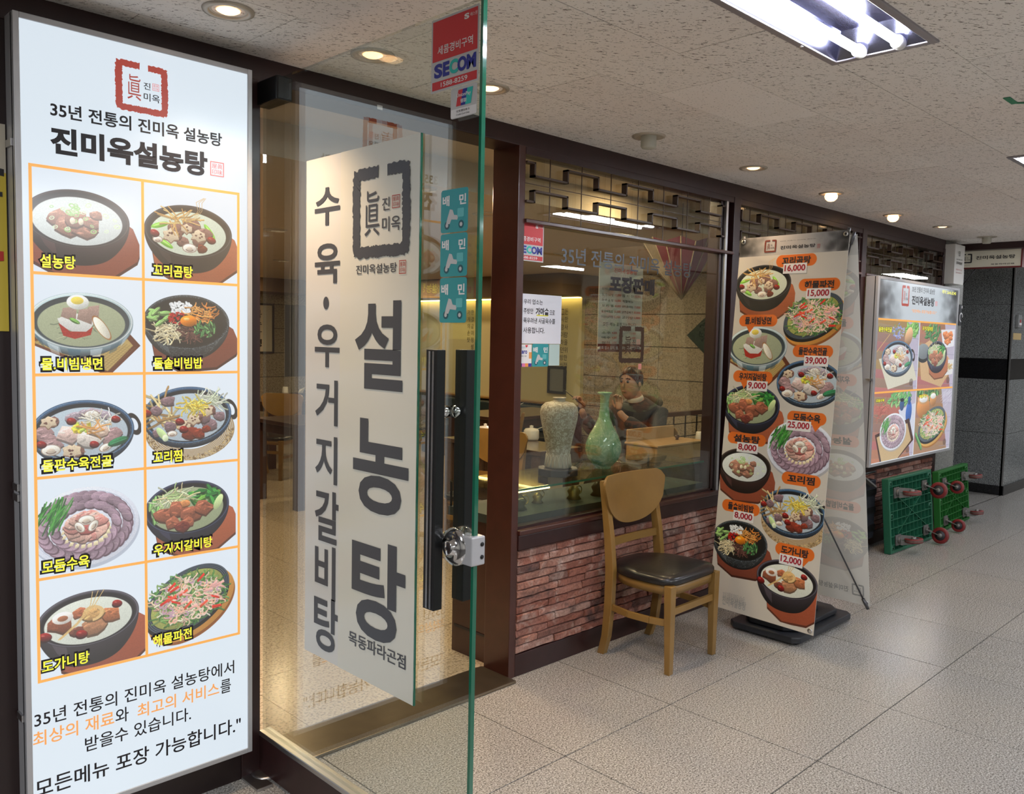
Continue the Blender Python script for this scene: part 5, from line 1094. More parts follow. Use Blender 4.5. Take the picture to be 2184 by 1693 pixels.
# diamond-shaped carved board on the side wall
dm = wempty('carved_diamond_board', (7.97, -.1 + 2.3, 1.63), 'dark green carved board hung as a diamond, cut off by the window frame', 'plaque'); M_dg = mat('dark_green_lacquer', (.018, .040, .034), .35, noise=.8, scale=40, bump=.8)
s_, z_ = FX.px(1533, 716); hs_ = FX.px(1533, 716)[0] - FX.px(1468, 718)[0]
MB().prism([(-1, 0), (0, -1), (1, 0), (0, 1)], lambda a, b, d: tuple(FX.P(s_ + a * hs_, z_ + b * hs_ * .86, d)), .0, .03).build('board', M_dg, dm)
R = random.Random(8)
for k in range(60):
    u, v = R.uniform(-.7, .8), R.uniform(-.7, .7)
    if abs(u) + abs(v) < .85:
        a_ = R.uniform(0, 6.28); MB().tube([FX.P(s_ + u * hs_ + .02 * math.cos(a_ + j), z_ + v * hs_ * .86 + .02 * math.sin(a_ + j), .032) for j in range(4)], .004, 5).build('carving', M_gold if u > .5 else M_dg, dm)
# --- furniture
def table(x0, y0, x1, y1, lab, z=.78, m=M_darkwood, group=None):
    e = wempty('dining_table', ((x0 + x1) / 2, (y0 + y1) / 2, 0), lab, 'table', group); MB().box(x0, y0, z - .035, x1, y1, z).build('tabletop', m, e, .004); MB().box(x0 + .04, y0 + .04, z - .12, x1 - .04, y1 - .04, z - .035).build('apron', m, e)
    for x in (x0 + .01, x1 - .10):
        for y in (y0 + .01, y1 - .10): MB().box(x, y, 0, x + .09, y + .09, z - .035).build('leg', m, e, .003)
    return e
table(3.93, 3.92, 5.2, 4.75, 'dark dining table with a thick square leg seen just left of the lettered strip')
M_gran_t = mat('brown_tabletop', (.085, .050, .035), .22, noise=.4, scale=60, coat=.4)
table(4.42, 1.42, 4.88, 2.50, 'dark dining table behind the pale carved vase', m=M_gran_t); table(4.50, .52, 5.95, 1.02, 'dark dining table close behind the window display, holding a wooden box', m=M_gran_t)
table(4.9, 6.2, 6.4, 7.0, 'far dining table crowded with white cups'); table(5.9, 3.4, 7.2, 4.2, 'dining table seen past the edge of the open glass door'); table(6.4, 7.3, 7.6, 8.1, 'farthest dining table under the lit niche')
def chair_at(x, y, rz, lab):
    c = copy_tree(chair); c.location = (x, y, 0); c.rotation_euler = (0, 0, rz); c['label'] = lab; return c
chair_at(4.70, 5.72, math.radians(-60), 'wooden chair at the far table, its back to the viewer, beside the door frame')
chair_at(5.45, 2.98, math.radians(-150), 'pale wooden chair seen between the green door edge and the red-brown post')
chair_at(4.15, 1.72, math.radians(-80), 'wooden chair just inside the window, behind the left frame')
chair_at(5.45, 1.33, math.radians(-82), 'wooden chair under the seated person'); chair_at(6.6, 5.7, math.radians(20), 'wooden chair at the rear of the dining room')
def lathe_thing(name, prof, loc, m, lab, cat, group=None, n=32, part='body'):
    e = wempty(name, loc, lab, cat, group); MB().lathe(prof, loc, n=n).build(part, m, e); return e
def cup_stack(x, y, z, n, lab, group='white cups on the tables'):
    for k in range(n):
        e = wempty('cup', (x, y, z + k * .082), lab if k == n - 1 else lab.replace('upper', 'lower'), 'cup', group); zz = z + k * .082 + .001
        MB().lathe([(0, 0), (.037, 0), (.038, .01), (.031, .075), (.026, .080), (0, .080)], (x, y, zz), n=20).build('body', M_porc, e)
def pot(x, y, z, lab, r=.05):
    e = wempty('condiment_pot', (x, y, z), lab, 'pot', 'white lidded pots on the tables'); MB().lathe([(0, 0), (r * .9, 0), (r, r * .25), (r, r * 1.15), (r * .96, r * 1.2)], (x, y, z), n=28).build('body', M_porc, e)
    MB().lathe([(r * 1.0, r * 1.2), (r * .8, r * 1.45), (r * .25, r * 1.55), (r * .22, r * 1.7), (r * .30, r * 1.8), (0, r * 1.9)], (x, y, z), n=28).build('lid', M_porc, e)
    MB().bar((x + r * .5, y - r * .5, z + r * 1.4), (x + r * 1.9, y - r * 1.4, z + r * 2.0), .005, .004).build('spoon', M_porc, e)
P = atz(1133, 938, .78); pot(P.x, P.y, .781, 'white lidded pot left of the pale vase', .062); P = atz(1181, 0, .78)
pot(4.75, 2.36, .781, 'white lidded pot between the two vases', .055); P = atz(1433, 920, .78); pot(5.72, .90, .781, 'white lidded pot right of the seated person', .05); P = atz(1046, 880, .78); pot(6.25, 3.62, .781, 'white lidded pot beside the open door edge', .06); pot(6.42, 3.75, .781, 'white lidded pot behind the one by the door edge', .055)
for px_, py_, n, lb in ((1492, 968, 2, 'left'), (1515, 965, 2, 'right')): P = atz(px_, py_, .78); cup_stack(P.x, P.y, .781, n, 'upper white cup of the %s stack at the right of the window' % lb)
for x, y, n, lb in ((5.25, 6.45, 2, 'upper white cup of the nearest pair on the far table'), (5.33, 6.58, 1, 'single white cup right behind the nearest pair on the far table'), (5.05, 6.4, 1, 'white cup at the left edge of the far table'), (5.75, 6.75, 2, 'upper white cup, left pair beside the tissue box'), (5.88, 6.84, 2, 'upper white cup, right pair beside the tissue box'), (5.15, 6.62, 1, 'white cup at the back left of the far table')): cup_stack(x, y, .781, n, lb)
tb_ = wempty('tissue_box', (5.5, 6.6, .78), 'dark tissue box with a white tissue on the far table', 'box'); MB().box(5.42, 6.52, .781, 5.64, 6.66, .85).build('box', M_darkwood, tb_); MB().add([(5.5, 6.58, .85), (5.58, 6.60, .85), (5.60, 6.58, .92), (5.53, 6.60, .89)], [(0, 1, 2, 3)]).build('tissue', M_porc, tb_)
# wooden utensil box
wx = wempty('wooden_box', (5.1, .72, .78), 'light wooden utensil box with a knobbed lid on the table behind the window', 'box')
a0 = atz(1385, 986, .781); M_tan = mat('tan_wood', (.40, .235, .09), .4, noise=.15, scale=10)
bx0, by0 = 4.64, .56; MB().box(bx0, by0, .781, bx0 + .55, by0 + .26, .885).build('body', M_tan, wx, .004); MB().box(bx0 - .01, by0 - .01, .885, bx0 + .56, by0 + .27, .900).build('lid', M_tan, wx, .004); MB().lathe([(0, 0), (.012, 0), (.010, .01), (.020, .022), (.012, .034), (0, .035)], (bx0 + .4, by0 + .12, .90), n=16).build('knob', M_darkwood, wx)
MB().box(bx0 + .0, by0 + .25, .885, bx0 + .55, by0 + .265, .985).build('back_board', M_tan, wx, .006)
# iron railing of the booth
ra_ = wempty('booth_railing', (6.9, 1.9, 0), 'low partition with a maroon top rail and thin iron lattice behind the table', 'railing')
MB().box(6.35, 1.74, .90, 7.9, 1.80, .94).build('top_rail', M_wood2, ra_)
for k in range(9): MB().box(6.38 + k * .19, 1.765, .45, 6.39 + k * .19, 1.775, .90).build('iron_bar', M_black, ra_)
for z in (.58, .70, .82): MB().box(6.36, 1.765, z, 7.9, 1.775, z + .008).build('iron_bar', M_black, ra_)
MB().box(6.35, 1.74, 0, 7.9, 1.80, .45).build('panel', M_darkwood, ra_)
bn = wempty('booth_bench', (7.6, 5.2, 0), 'dark upholstered bench along the side wall', 'bench'); MB().box(7.3, 3.95, 0, 7.78, 6.4, .42).build('seat', M_blackp, bn, .02); MB().box(7.70, 3.95, .42, 7.80, 6.4, .74).build('backrest', mat('dark_teal_vinyl', (.014, .028, .032), .4), bn, .02)
# --- glass display case under the window
dc = wempty('display_case', (3.6, .26, 0), 'long low display case with a glass top standing inside the front window', 'display case')
CX0, CX1, CY0, CY1 = 2.79, 4.44, .17, .47
MB().box(CX0, CY0, 0, CX1, CY1, .735).build('cabinet', M_wood2, dc); MB().box(CX0 - .004, CY0 + .02, .60, CX0, CY1 - .02, .612).build('groove', M_ink, dc); MB().box(CX0 - .004, CY0 + .02, .13, CX0, CY1 - .02, .142).build('groove', M_ink, dc)
MB().box(CX0 - .02, .075, .700, CX1, CY1 + .02, .742).build('shelf', mat('case_velvet', (.028, .040, .036), .6), dc)
MB().box(CX0 - .02, .075, .866, CX1, CY1 + .02, .876).build('glass_top', M_cglass, dc); MB().box(CX0 - .02, .072, .866, CX1, .075, .876).build('glass_rim', M_edge, dc); MB().box(CX0 - .02, .078, .742, CX1, .084, .866).build('glass_front', M_cglass, dc)
for x in (CX0 - .015, CX1 - .01): MB().box(x, CY1 + .005, .742, x + .008, CY1 + .015, .866).build('corner_bar', M_black, dc)
MB().box(2.80, .12, .846, 3.12, .135, .862).build('strip_lamp', mat('case_lamp', (1, .8, .4), .4, emit=9, ecol=(1, .74, .30)), dc)
M_jade = mat('pale_jade', (.45, .50, .25), .25, coat=.4)
for k, (x, y, lb) in enumerate(((4.02, .24, 'pale jade frog figurine in the display case'), (3.86, .28, 'small dim jade figurine beside the jade frog'))):
    e = wempty('figurine', (x, y, .742), lb, 'figurine'); s_ = .9 if k == 0 else .8
    MB().lathe([(0, 0), (.045 * s_, .005), (.055 * s_, .03 * s_), (.035 * s_, .055 * s_), (0, .06 * s_)], (x, y, .743), n=18).build('body', M_jade if k == 0 else mat('dim_glass_jade', (.13, .13, .08), .2), e); MB().lathe([(0, 0), (.022, .008), (.024, .02), (0, .036)], (x - .03, y - .01, .775), n=14).build('head', M_jade if k == 0 else mat('dim_glass_jade', (.13, .13, .08), .2), e)
for k, (x, y, s_) in enumerate(((2.98, .20, .05), (3.42, .22, .045), (3.60, .20, .05), (3.18, .26, .035))):
    e = wempty('ornament', (x, y, .742), ('dark glass ornament at the left of the display case', 'gilt curl ornament under the green vase', 'dark bronze ornament near the chair back', 'small glinting ornament in the display case')[k], 'ornament')
    MB().lathe([(0, 0), (s_ * .9, 0), (s_ * .6, s_ * .4), (s_ * .8, s_ * .9), (s_ * .5, s_ * 1.3), (s_ * .3, s_ * 1.5), (0, s_ * 1.55)], (x, y, .743), n=16).build('body', (mat('smoke_glass', (.05, .05, .04), .1, coat=.5), M_gold, M_bronze, M_gold)[k], e)
    MB().tube([(x + s_ * 1.2 * math.cos(a) * .5 + s_ * .8, y, .785 + s_ * .5 * math.sin(a)) for a in np.linspace(-1.2, 2.2, 9)], .003, 6).build('handle', M_gold, e)
# --- vases on the glass top
m, t, b, o = nt('carved_buff_glaze'); tc = t.nodes.new('ShaderNodeTexCoord'); mp = t.nodes.new('ShaderNodeMapping'); mp.inputs['Scale'].default_value = (26, 26, 34); t.links.new(tc.outputs['Object'], mp.inputs[0])
n1 = noise(t, mp.outputs[0], 1.1, 3, .6, 1.6); ln = rgb(t, n1, (.44, (0, 0, 0)), (.50, (1, 1, 1)), (.56, (0, 0, 0))); t.links.new(mixc(t, (.36, .30, .225), (.72, .69, .61), ln), b.inputs['Base Color']); b.inputs['Roughness'].default_value = .35
bu = t.nodes.new('ShaderNodeBump'); bu.inputs['Strength'].default_value = .5; bu.inputs['Distance'].default_value = .003; t.links.new(ln, bu.inputs['Height']); t.links.new(bu.outputs[0], b.inputs['Normal']); M_buff = m
M_buffp = mat('plain_buff_glaze', (.42, .36, .285), .3, coat=.3)
VX, VY = 3.325, .255; zt = .894
sd = wempty('vase_stand', (VX, VY, .876), 'black octagonal stand under the pale vase', 'stand'); MB().prism([(VX + .112 * math.cos(k * PI / 4 + .39), VY + .112 * math.sin(k * PI / 4 + .39)) for k in range(8)], fnz, .877, .915).build('base', M_ink, sd, .004)
v1 = wempty('vase', (VX, VY, .915), 'tall pale buff vase with carved scrolls on a black stand in the window', 'vase')
z0_ = .916; MB().lathe([(.062, .072), (.070, .13), (.085, .20), (.098, .26), (.101, .295), (.095, .322), (.075, .342), (.034, .352)], (VX, VY, z0_), n=48).build('body', M_buff, v1)
MB().lathe([(0, 0), (.068, 0), (.071, .008), (.065, .04), (.062, .072)], (VX, VY, z0_), n=48).build('foot', M_buffp, v1); MB().lathe([(.036, .350), (.031, .356), (.030, .364), (.037, .369), (.035, .371), (.027, .366), (.024, .34)], (VX, VY, z0_), n=40).build('lip', M_buffp, v1)
for k in range(20):
    a_ = 2 * PI * k / 20; MB().tube([(VX + r_ * math.cos(a_ + q), VY + r_ * math.sin(a_ + q), z0_ + zz) for q, zz, r_ in ((-.12, .008, .0725), (-.13, .045, .0665), (-.08, .062, .0650), (0, .071, .0640), (.08, .062, .0650), (.13, .045, .0665), (.12, .008, .0725))], .0016, 5).build('petal', mat('vase_line', (.62, .58, .50), .4), v1)
m, t, b, o = nt('celadon_glaze'); tc = t.nodes.new('ShaderNodeTexCoord'); n1 = noise(t, tc.outputs['Object'], 16, 4, .6, 1.2); ln = rgb(t, n1, (.46, (0, 0, 0)), (.50, (1, 1, 1)), (.54, (0, 0, 0))); n2 = noise(t, tc.outputs['Object'], 5, 2)
c = mixc(t, rgb(t, n2, (.35, (.17, .36, .22)), (.65, (.30, .46, .26))), (.40, .56, .38), ln); t.links.new(c, b.inputs['Base Color']); b.inputs['Roughness'].default_value = .12; b.inputs['Coat Weight'].default_value = .8; M_cel = m
GX_, GY_ = 3.70, .255
v2 = wempty('vase', (GX_, GY_, .876), 'green celadon bottle vase with a slender flared neck in the window', 'vase')
MB().lathe([(0, 0), (.048, 0), (.046, .010), (.062, .022), (.090, .058), (.102, .100), (.099, .142), (.080, .190), (.052, .238), (.032, .285), (.026, .335), (.025, .385), (.031, .412), (.043, .422), (.042, .426), (.028, .414), (.021, .39), (.021, .34)], (GX_, GY_, .877), n=56).build('body', M_cel, v2)
# --- hanging things behind the window
pr_ = wempty('paper_parasol', (4.78, .5, 1.9), 'maroon and cream folded paper parasol hanging point down inside the window', 'parasol'); ap_ = Vector((4.77, .50, 1.87)); M_mar = mat('maroon_paper', (.16, .03, .05), .5); M_rib = mat('ribbed_cream_paper', (.26, .21, .14), .6, noise=.3, scale=50)
ring_ = [(4.78 + .27 * math.cos(2 * PI * k / 16 + .3), .54 + .24 * math.sin(2 * PI * k / 16 + .3), 2.23 + .03 * (k % 2)) for k in range(16)]; mid_ = [ap_.lerp(Vector(p), .55) + Vector((0, 0, -.03)) for p in ring_]
for k in range(16):
    MB().add([ap_, mid_[k], ring_[k], ring_[(k + 1) % 16], mid_[(k + 1) % 16]], [(0, 4, 3, 2, 1)]).build('panel', M_rib if k in (5, 6) else M_mar, pr_)
    MB().tube([ap_, mid_[k], ring_[k]], .004, 6).build('rib', M_rib, pr_)
MB().tube([(4.78, .52, 2.2), (4.78, .52, 2.5)], .003, 6).build('cord', M_ink, pr_)
kn = wempty('silk_pouch', (5.2, .55, 2.0), 'red and blue silk pouch hanging at the right of the window', 'ornament'); P = aty(1522, 600, .62)
MB().lathe([(0, -.14), (.035, -.12), (.05, -.05), (.045, .05), (.03, .12), (0, .14)], (P.x, P.y, P.z), n=16).build('pouch', M_red, kn); MB().lathe([(0, -.13), (.03, -.11), (.04, -.04), (.035, .05), (0, .10)], (P.x + .06, P.y, P.z - .01), n=16).build('pouch', mat('silk_blue', (.02, .05, .25), .4), kn); MB().tube([(P.x, P.y, P.z + .13), (P.x, P.y, 2.5)], .003, 6).build('cord', M_ink, kn)
# price list hung behind the pane
FM = Frame((0, .100, 0), (1, 0, 0), (0, 0, 1)); r_ = FM.rect(1274, 750, 1372, 569)
pl = wempty('price_list', FM.P(r_[0], r_[1]), 'hanging paper price list behind the window lettering', 'poster'); MB().box(r_[0], .100, r_[1], r_[2], .104, r_[3]).build('sheet', mat('price_paper', (.50, .47, .42), .6), pl); FM = Frame((0, .0995, 0), (1, 0, 0), (0, 0, 1))
a, b, c, d = r_; W, H = c - a, d - b; rectf(FM, (a, b, c, b + H * .09), M_logo_red, pl, .0006, 'red_band'); text(FM, '저희 업소 김치, 쌀, 육우는 국내산입니다', (a + W * .03, b + H * .025, c - W * .03, b + H * .065), M_swhite, pl, 0, .0012)
text(FM, '진미옥설농탕', (a + W * .32, d - H * .105, a + W * .85, d - H * .05), M_pred, pl, .01, .0012)
for k, (n_, p_, n2_, p2_) in enumerate((('우거지갈비탕', '9,000', '해 물 파 전', '15,000'), ('도 가 니 탕', '12,000', '김 치 전', '10,000'), ('꼬 리 곰 탕', '16,000', '계절메뉴', ''), ('꼬 리 찜', '40,000', '냉면(물/비빔)', '7,000'), ('돌솥비빔밥', '8,000', '냉면곱배기', '8,000'), ('어린이설렁탕', '5,000', '공기밥', '1,000'))):
    z = d - H * (.31 + k * .062)
    for tx, x0_, x1_, m_ in ((n_, .06, .32, M_ink), (p_, .35, .49, M_pred), (n2_, .52, .78, M_ink), (p2_, .81, .96, M_pred)):
        if tx: text(FM, tx, (a + W * x0_, z, a + W * x1_, z + H * .030), m_, pl, 0, .0012)
text(FM, '모든 메뉴 포장가능합니다.', (a + W * .10, d - H * .71, a + W * .88, d - H * .665), M_ink, pl, .0, .0012)
for k, (n_, p_, p2_) in enumerate((('소주', '4,000', '13,000'), ('맥주', '4,000', '3,000'), ('청하', '5,000', '2,000'))):
    z = d - H * (.80 + k * .055)
    for tx, x0_, x1_, m_ in ((n_, .08, .28, M_ink), (p_, .31, .42, M_pred), (p2_, .72, .86, M_pred)): text(FM, tx, (a + W * x0_, z, a + W * x1_, z + H * .028), m_, pl, 0, .0012)
for x in (a + .006, c - .006): MB().lathe([(0, 0), (.008, .002), (.006, .008), (0, .010)], (x, .0998, b + .02), (0, -1, 0), 12).build('suction_knob', M_porc, pl)
# --- lettering and paper stuck to the first window
FGL = Frame((0, .0255, 0), (1, 0, 0), (0, 0, 1)); M_vin = mat('slate_vinyl', (.055, .075, .10), .4); M_brw = mat('brown_vinyl', (.055, .030, .020), .4)
wl = wempty('window_lettering', (3.6, .05, 1.5), 'dark cut-out lettering and square emblem stuck on the first window pane', 'lettering')
a, b, c, d = FGL.rect(1197, 560, 1475, 561); text(FGL, '35년 전통의 진미옥 설농탕', (a, 1.955, c, 2.040), M_vin, wl, .01, .0012)
a = FGL.px(1300, 600)[0]; c = FGL.px(1396, 600)[0]; text(FGL, '포장판매', (a, 1.838, c, 1.925), M_ink, wl, .05, .0012)
a = FGL.px(1320, 730)[0]; c = FGL.px(1373, 730)[0]; logo(FGL, (a, 1.475, c, 1.668), M_brw, M_ink, wl, .0012, seal=mat('pink_seal', (.70, .30, .26), .5))
a = FGL.px(1361, 780)[0]; rectf(FGL, (a, 1.440, a + .028, 1.470), mat('pink_seal', (.70, .30, .26), .5), wl, .0012, 'seal')
security(FGL, (2.742, 1.950, 2.932, 2.130), 'red and grey security company sticker at the top left corner of the window', clip=.0)
hn = wempty('handwritten_notice', (2.92, .05, 1.57), 'white paper notice handwritten in Korean on the window', 'notice'); rectf(FGL, (2.790, 1.570, 3.068, 1.800), mat('office_paper', (.74, .75, .82), .5), hn, .0010, 'paper')
rectf(FGL, (2.895, 1.700, 2.975, 1.706), mat('highlighter', (.80, .75, .08), .5), hn, .0016, 'highlight')
for s, x0_, z0_, x1_, z1_, bo in (('우리 업소는', 2.808, 1.752, 2.935, 1.776, .01), ('주방안', 2.808, 1.708, 2.872, 1.734, .01), ('가마솥', 2.888, 1.704, 2.978, 1.738, .035), ('으로', 2.984, 1.708, 3.020, 1.730, .01), ('푹우려낸 사골육수를', 2.808, 1.664, 3.024, 1.690, .01), ('사용합니다.', 2.808, 1.618, 2.952, 1.646, .01)): text(FGL, s, (x0_, z0_, x1_, z1_), M_ink, hn, bo, .0018)
delivery(FGL, (2.872, 1.462, 2.985, 1.569), 'turquoise scooter sticker on the window below the handwritten notice')
zs = wempty('sticker', (2.8, .05, 1.46), 'white payment sticker with coloured squares at the lower left of the window papers', 'sticker'); rectf(FGL, (2.784, 1.462, 2.868, 1.566), M_swhite, zs, .0008, 'backing')
text(FGL, 'zero', (2.790, 1.522, 2.838, 1.538), M_sblue, zs, .03, .0014); text(FGL, '제로페이 가맹점', (2.792, 1.508, 2.834, 1.515), M_ink, zs, 0, .0014); text(FGL, '소상공인', (2.790, 1.548, 2.828, 1.556), mat('pale_blue_ink', (.2, .5, .6), .5), zs, 0, .0014)
for k, (c_) in enumerate(((.03, .03, .25), (.75, .20, .40), (.85, .30, .08), (.04, .03, .3), (.80, .35, .1))): rectf(FGL, ((2.784 + .021 * k, 1.462, 2.805 + .021 * k, 1.478) if k < 4 else (2.850, 1.500, 2.868, 1.530)), mat('square_%d' % k, c_, .5), zs, .0012, 'colour_square')
ht_ = [(2.833 + .008 * 16 * math.sin(q) ** 3 / 16, 1.558 + .008 * (13 * math.cos(q) - 5 * math.cos(2 * q) - 2 * math.cos(3 * q) - math.cos(4 * q)) / 16) for q in np.linspace(0, 2 * PI, 20, endpoint=False)]; polyf(FGL, ht_, M_red, zs, .0016, 'heart')
pn_ = wempty('sticker', (3.03, .05, 1.46), 'pale mint paper slip beside the turquoise sticker on the window', 'sticker'); rectf(FGL, (2.988, 1.466, 3.062, 1.568), mat('mint_paper', (.48, .62, .60), .6), pn_, .0006, 'paper')
tg = wempty('tag', (3.0, .05, 2.11), 'tiny white tag on the door header glass', 'tag'); P = aty(810, 229, -.001); MB().box(P.x - .012, -.002, P.z - .008, P.x + .012, .0, P.z + .008).build('label', M_swhite, tg)
sm_ = wempty('smoke_detector', (1.9, .35, 2.49), 'dark round smoke detector on the dining room ceiling seen through the door glass', 'sensor'); P = atz(668, 312, 2.495); WP[sm_.name] = Matrix.Translation((-1.9, -.35, -2.49)); MB().lathe([(.05, 0), (.05, .012), (.03, .02), (.026, .045), (0, .05)], (P.x, P.y, 2.50), (0, 0, -1), 24).build('housing', mat('grey_plastic', (.12, .12, .12), .5), sm_)

# ================================================================ SEATED PERSON
M_skin = mat('skin', (.40, .23, .16), .5); M_hair = mat('black_hair', (.010, .009, .010), .55, noise=.4, scale=60, bump=.6); M_coat = mat('dark_coat', (.028, .028, .034), .7, noise=.35, scale=14, bump=.3); M_shirt = mat('cream_collar', (.5, .48, .42), .7); M_trous = mat('navy_trousers', (.012, .014, .022), .7)
TS = bpy.data.scenes.new('workshop')
def skin(name, joints, edges, m, parent, sub=2, root=0):
    me = bpy.data.meshes.new(name); me.from_pydata([j[0] for j in joints], edges, []); o = bpy.data.objects.new(name, me); TS.collection.objects.link(o)
    s = o.modifiers.new('s', 'SKIN'); s.use_smooth_shade = True
    for i, j in enumerate(joints):
        v = me.skin_vertices[0].data[i]; v.radius = (j[1], j[2] if len(j) > 2 else j[1]); v.use_root = (i == root)
    o.modifiers.new('sub', 'SUBSURF').levels = sub
    TS.view_layers[0].update(); dg = TS.view_layers[0].depsgraph; nm = bpy.data.meshes.new_from_object(o.evaluated_get(dg)); bpy.data.objects.remove(o)
    nm.name = name; nm.materials.clear(); nm.materials.append(m)
    for p in nm.polygons: p.use_smooth = True
    o = bpy.data.objects.new(name, nm); C.objects.link(o)
    if parent: setp(o, parent)
    return o
PXx, PYy = 5.42, 1.30
pe = wempty('person', (PXx, PYy, 0), 'person in a dark coat eating at the table behind the window', 'person')
V = lambda x, y, z: (PXx + x, PYy + y, z)
HD = Vector(V(-.10, .02, 1.255))
# body (skin): head, neck, trunk, arms and legs as one surface
J = [(V(.02, 0, .50), .14), (V(.03, 0, .72), .11), (V(.02, 0, .92), .11), (V(.0, 0, 1.04), .075), (V(-.05, .0, 1.14), .052), (V(-.085, .01, 1.20), .060), (HD + Vector((.01, 0, .0)), .088, .080), (HD + Vector((.015, 0, .07)), .074),
     (V(-.02, -.18, 1.03), .050), (V(-.14, -.25, .84), .036), (V(-.30, -.06, 1.02), .028), (V(-.31, -.035, 1.06), .028),
     (V(-.02, .18, 1.03), .050), (V(-.20, .30, .86), .036), (V(-.43, .22, 1.02), .028), (V(-.45, .21, 1.06), .028),
     (V(-.05, -.10, .50), .095), (V(-.42, -.12, .50), .075), (V(-.42, -.12, .08), .045), (V(-.50, -.12, .05), .04), (V(-.05, .10, .50), .095), (V(-.42, .12, .50), .075), (V(-.42, .12, .08), .045), (V(-.50, .12, .05), .04)]
E_ = [(0, 1), (1, 2), (2, 3), (3, 4), (4, 5), (5, 6), (6, 7), (3, 8), (8, 9), (9, 10), (10, 11), (3, 12), (12, 13), (13, 14), (14, 15), (0, 16), (16, 17), (17, 18), (18, 19), (0, 20), (20, 21), (21, 22), (22, 23)]
body = skin('body', J, E_, M_skin, pe)
# face, facing -X and a little down
def hp(x, y, z): return HD + Vector((x, y, z))
MB().lathe([(0, -.125), (.030, -.118), (.058, -.09), (.074, -.045), (.081, 0), (.080, .045), (.066, .085), (.036, .110), (0, .118)], HD, (.08, 0, 1), 28).build('head', M_skin, pe)
skin('nose', [(hp(-.083, 0, .012), .006), (hp(-.098, 0, -.018), .010), (hp(-.088, 0, -.028), .010)], [(0, 1), (1, 2)], M_skin, pe)
for s in (-1, 1):
    MB().lathe([(0, -.008), (.010, -.004), (.011, .004), (0, .008)], hp(-.074, s * .030, .018), (1, 0, 0), 12).build('eye', M_ink, pe); MB().tube([hp(-.080, s * .016, .040), hp(-.080, s * .034, .044), hp(-.068, s * .050, .038)], .004, 6).build('eyebrow', M_hair, pe)
    MB().lathe([(0, -.006), (.020, -.003), (.024, .004), (.012, .008), (0, .006)], hp(.008, s * .084, .0), (.2, s, 0), 14).build('ear', M_skin, pe)
MB().tube([hp(-.080, -.020, -.058), hp(-.087, 0, -.056), hp(-.080, .020, -.058)], .005, 6).build('mouth', mat('lips', (.34, .12, .10), .5), pe)
hr = MB(); vs = []; n = 28; rows = 10
for j in range(rows + 1):
    ph = PI / 2 - j / rows * 1.95
    for k in range(n):
        a_ = 2 * PI * k / n; front = max(0, -math.cos(a_)); p_ = max(ph, .50 * front + (-.62) * (1 - front)); r_ = .098 + .004 * math.sin(k * 5.1 + j)
        vs.append(hp(.012 + r_ * 1.0 * math.cos(p_) * math.cos(a_), r_ * .94 * math.cos(p_) * math.sin(a_), .028 + r_ * 1.05 * math.sin(p_)))
hr.add(vs, [(j * n + k, j * n + (k + 1) % n, (j + 1) * n + (k + 1) % n, (j + 1) * n + k) for j in range(rows) for k in range(n)], True); hr.build('hair', M_hair, pe)
# coat: trunk and both sleeves
JC = [(V(.03, 0, .50), .17, .19), (V(.02, 0, .72), .165, .18), (V(-.0, 0, .92), .17, .19), (V(-.02, 0, 1.06), .13, .14), (V(-.05, 0, 1.125), .085), (V(-.01, -.19, 1.03), .082), (V(-.13, -.262, .83), .070), (V(-.285, -.075, 1.0), .050), (V(-.01, .19, 1.03), .082), (V(-.19, .308, .85), .070), (V(-.41, .225, 1.0), .050)]
skin('coat', JC, [(0, 1), (1, 2), (2, 3), (3, 4), (3, 5), (5, 6), (6, 7), (3, 8), (8, 9), (9, 10)], M_coat, pe)
MB().lathe([(.062, 0), (.066, .018), (.058, .034), (.052, .034)], V(-.055, .0, 1.125), (-.35, 0, 1), 28).build('collar', M_shirt, pe)
skin('fur_hood', [(V(.05, -.16, 1.10), .035), (V(.10, -.08, 1.13), .045), (V(.11, .04, 1.13), .045), (V(.06, .14, 1.10), .035)], [(0, 1), (1, 2), (2, 3)], mat('fur_trim', (.10, .09, .06), .9, noise=.5, scale=80, bump=1), pe)
JT = [(V(.02, 0, .52), .17, .16), (V(-.05, -.10, .51), .105), (V(-.42, -.12, .51), .085), (V(-.42, -.12, .10), .06), (V(-.05, .10, .51), .105), (V(-.42, .12, .51), .085), (V(-.42, .12, .10), .06)]
skin('trousers', JT, [(0, 1), (1, 2), (2, 3), (0, 4), (4, 5), (5, 6)], M_trous, pe)
for s in (-1, 1): MB().box(PXx - .60, PYy + s * .12 - .045, 0, PXx - .36, PYy + s * .12 + .045, .08).build('shoe', M_ink, pe, .02)
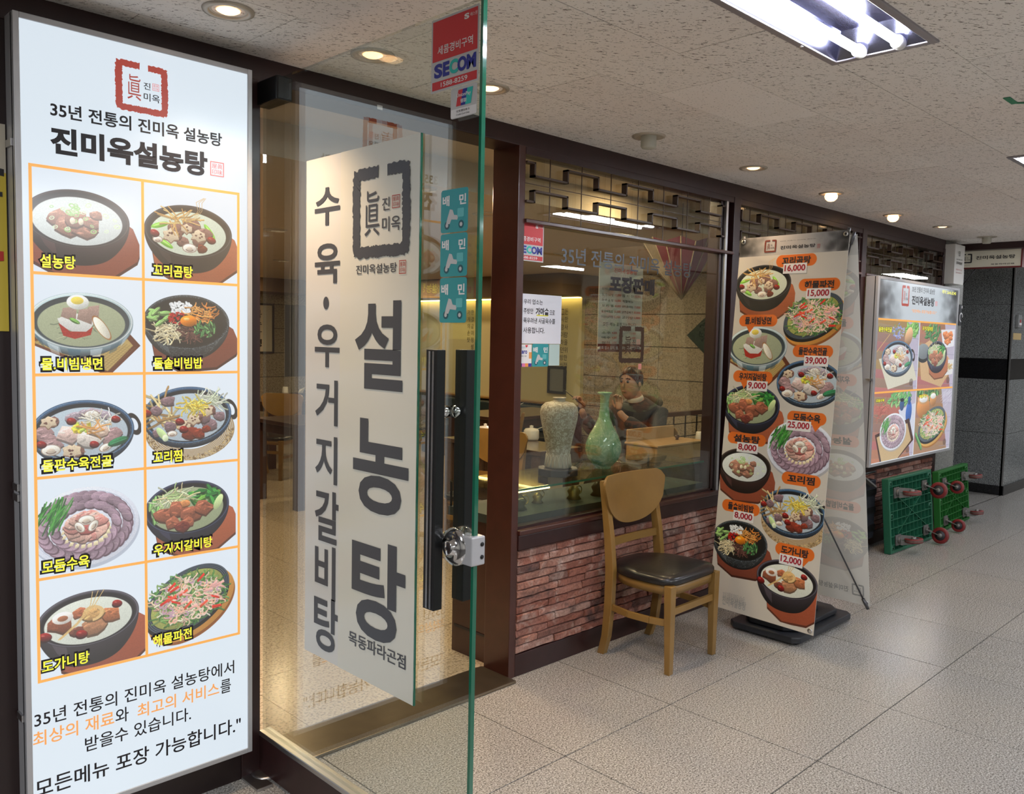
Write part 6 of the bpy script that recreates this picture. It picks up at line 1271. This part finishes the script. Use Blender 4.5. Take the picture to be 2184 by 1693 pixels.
def hand(w_, side, up_):
    """palm with four curled fingers and a thumb; w_ is the wrist, fingers point roughly up and towards -X"""
    w_ = Vector(w_); f = Vector(up_).normalized(); a_ = Vector((0, 1, 0)) * side; a_ = (a_ - f * a_.dot(f)).normalized(); n_ = f.cross(a_) * side
    if n_.x > 0: n_ = -n_
    skin('palm', [(w_, .024, .018), (w_ + f * .035, .030, .016), (w_ + f * .070, .036, .015)], [(0, 1), (1, 2)], M_skin, pe)
    for k, L in enumerate((.062, .070, .066, .052)):
        r0_ = w_ + f * .072 + a_ * (-.027 + .018 * k); p1 = r0_ + f * L * .42 + n_ * .010; p2 = p1 + f * L * .18 + n_ * L * .40; p3 = p2 - f * L * .20 + n_ * L * .22
        skin('finger', [(r0_ - f * .02, .009), (r0_, .009), (p1, .0085), (p2, .008), (p3, .007)], [(0, 1), (1, 2), (2, 3), (3, 4)], M_skin, pe, 1)
    t0 = w_ + f * .020 - a_ * .026; skin('thumb', [(t0, .012), (t0 + f * .028 - a_ * .020 + n_ * .012, .011), (t0 + f * .056 - a_ * .018 + n_ * .030, .009)], [(0, 1), (1, 2)], M_skin, pe, 1)
    return w_ + f * .085 + n_ * .03, f, n_
hand(J[11][0], -1, (.25, .1, 1)); tipp, f_, n_ = hand(J[15][0], 1, (-.35, .1, 1))
cs_ = wempty('chopsticks', tipp, 'dark chopsticks held in the raised hand of the seated person', 'chopsticks'); q = Vector((-.35, .5, .45)).normalized()
for k in (0, 1): MB().tube([tipp - q * .08 + Vector((0, .008 * k, 0)), tipp + q * .12 + Vector((0, .012 * k, .006 * k))], [.0035, .0022], 8).build('chopstick', M_ink, cs_)
bw = wempty('soup_bowl', (5.02, 1.20, .78), 'dark stone soup bowl in front of the seated person', 'bowl'); MB().lathe([(0, 0), (.055, 0), (.085, .035), (.095, .075), (.088, .075), (.078, .04), (0, .03)], (4.76, 1.56, .781), n=32).build('bowl', M_blackp, bw); WP[bw.name] = Matrix.Translation((-5.02, -1.20, -.78)); MB().lathe([(0, .062), (.085, .062)], (4.76, 1.56, .781), n=28).build('broth', mat('broth', (.55, .50, .40), .2), bw)

bpy.data.scenes.remove(TS)
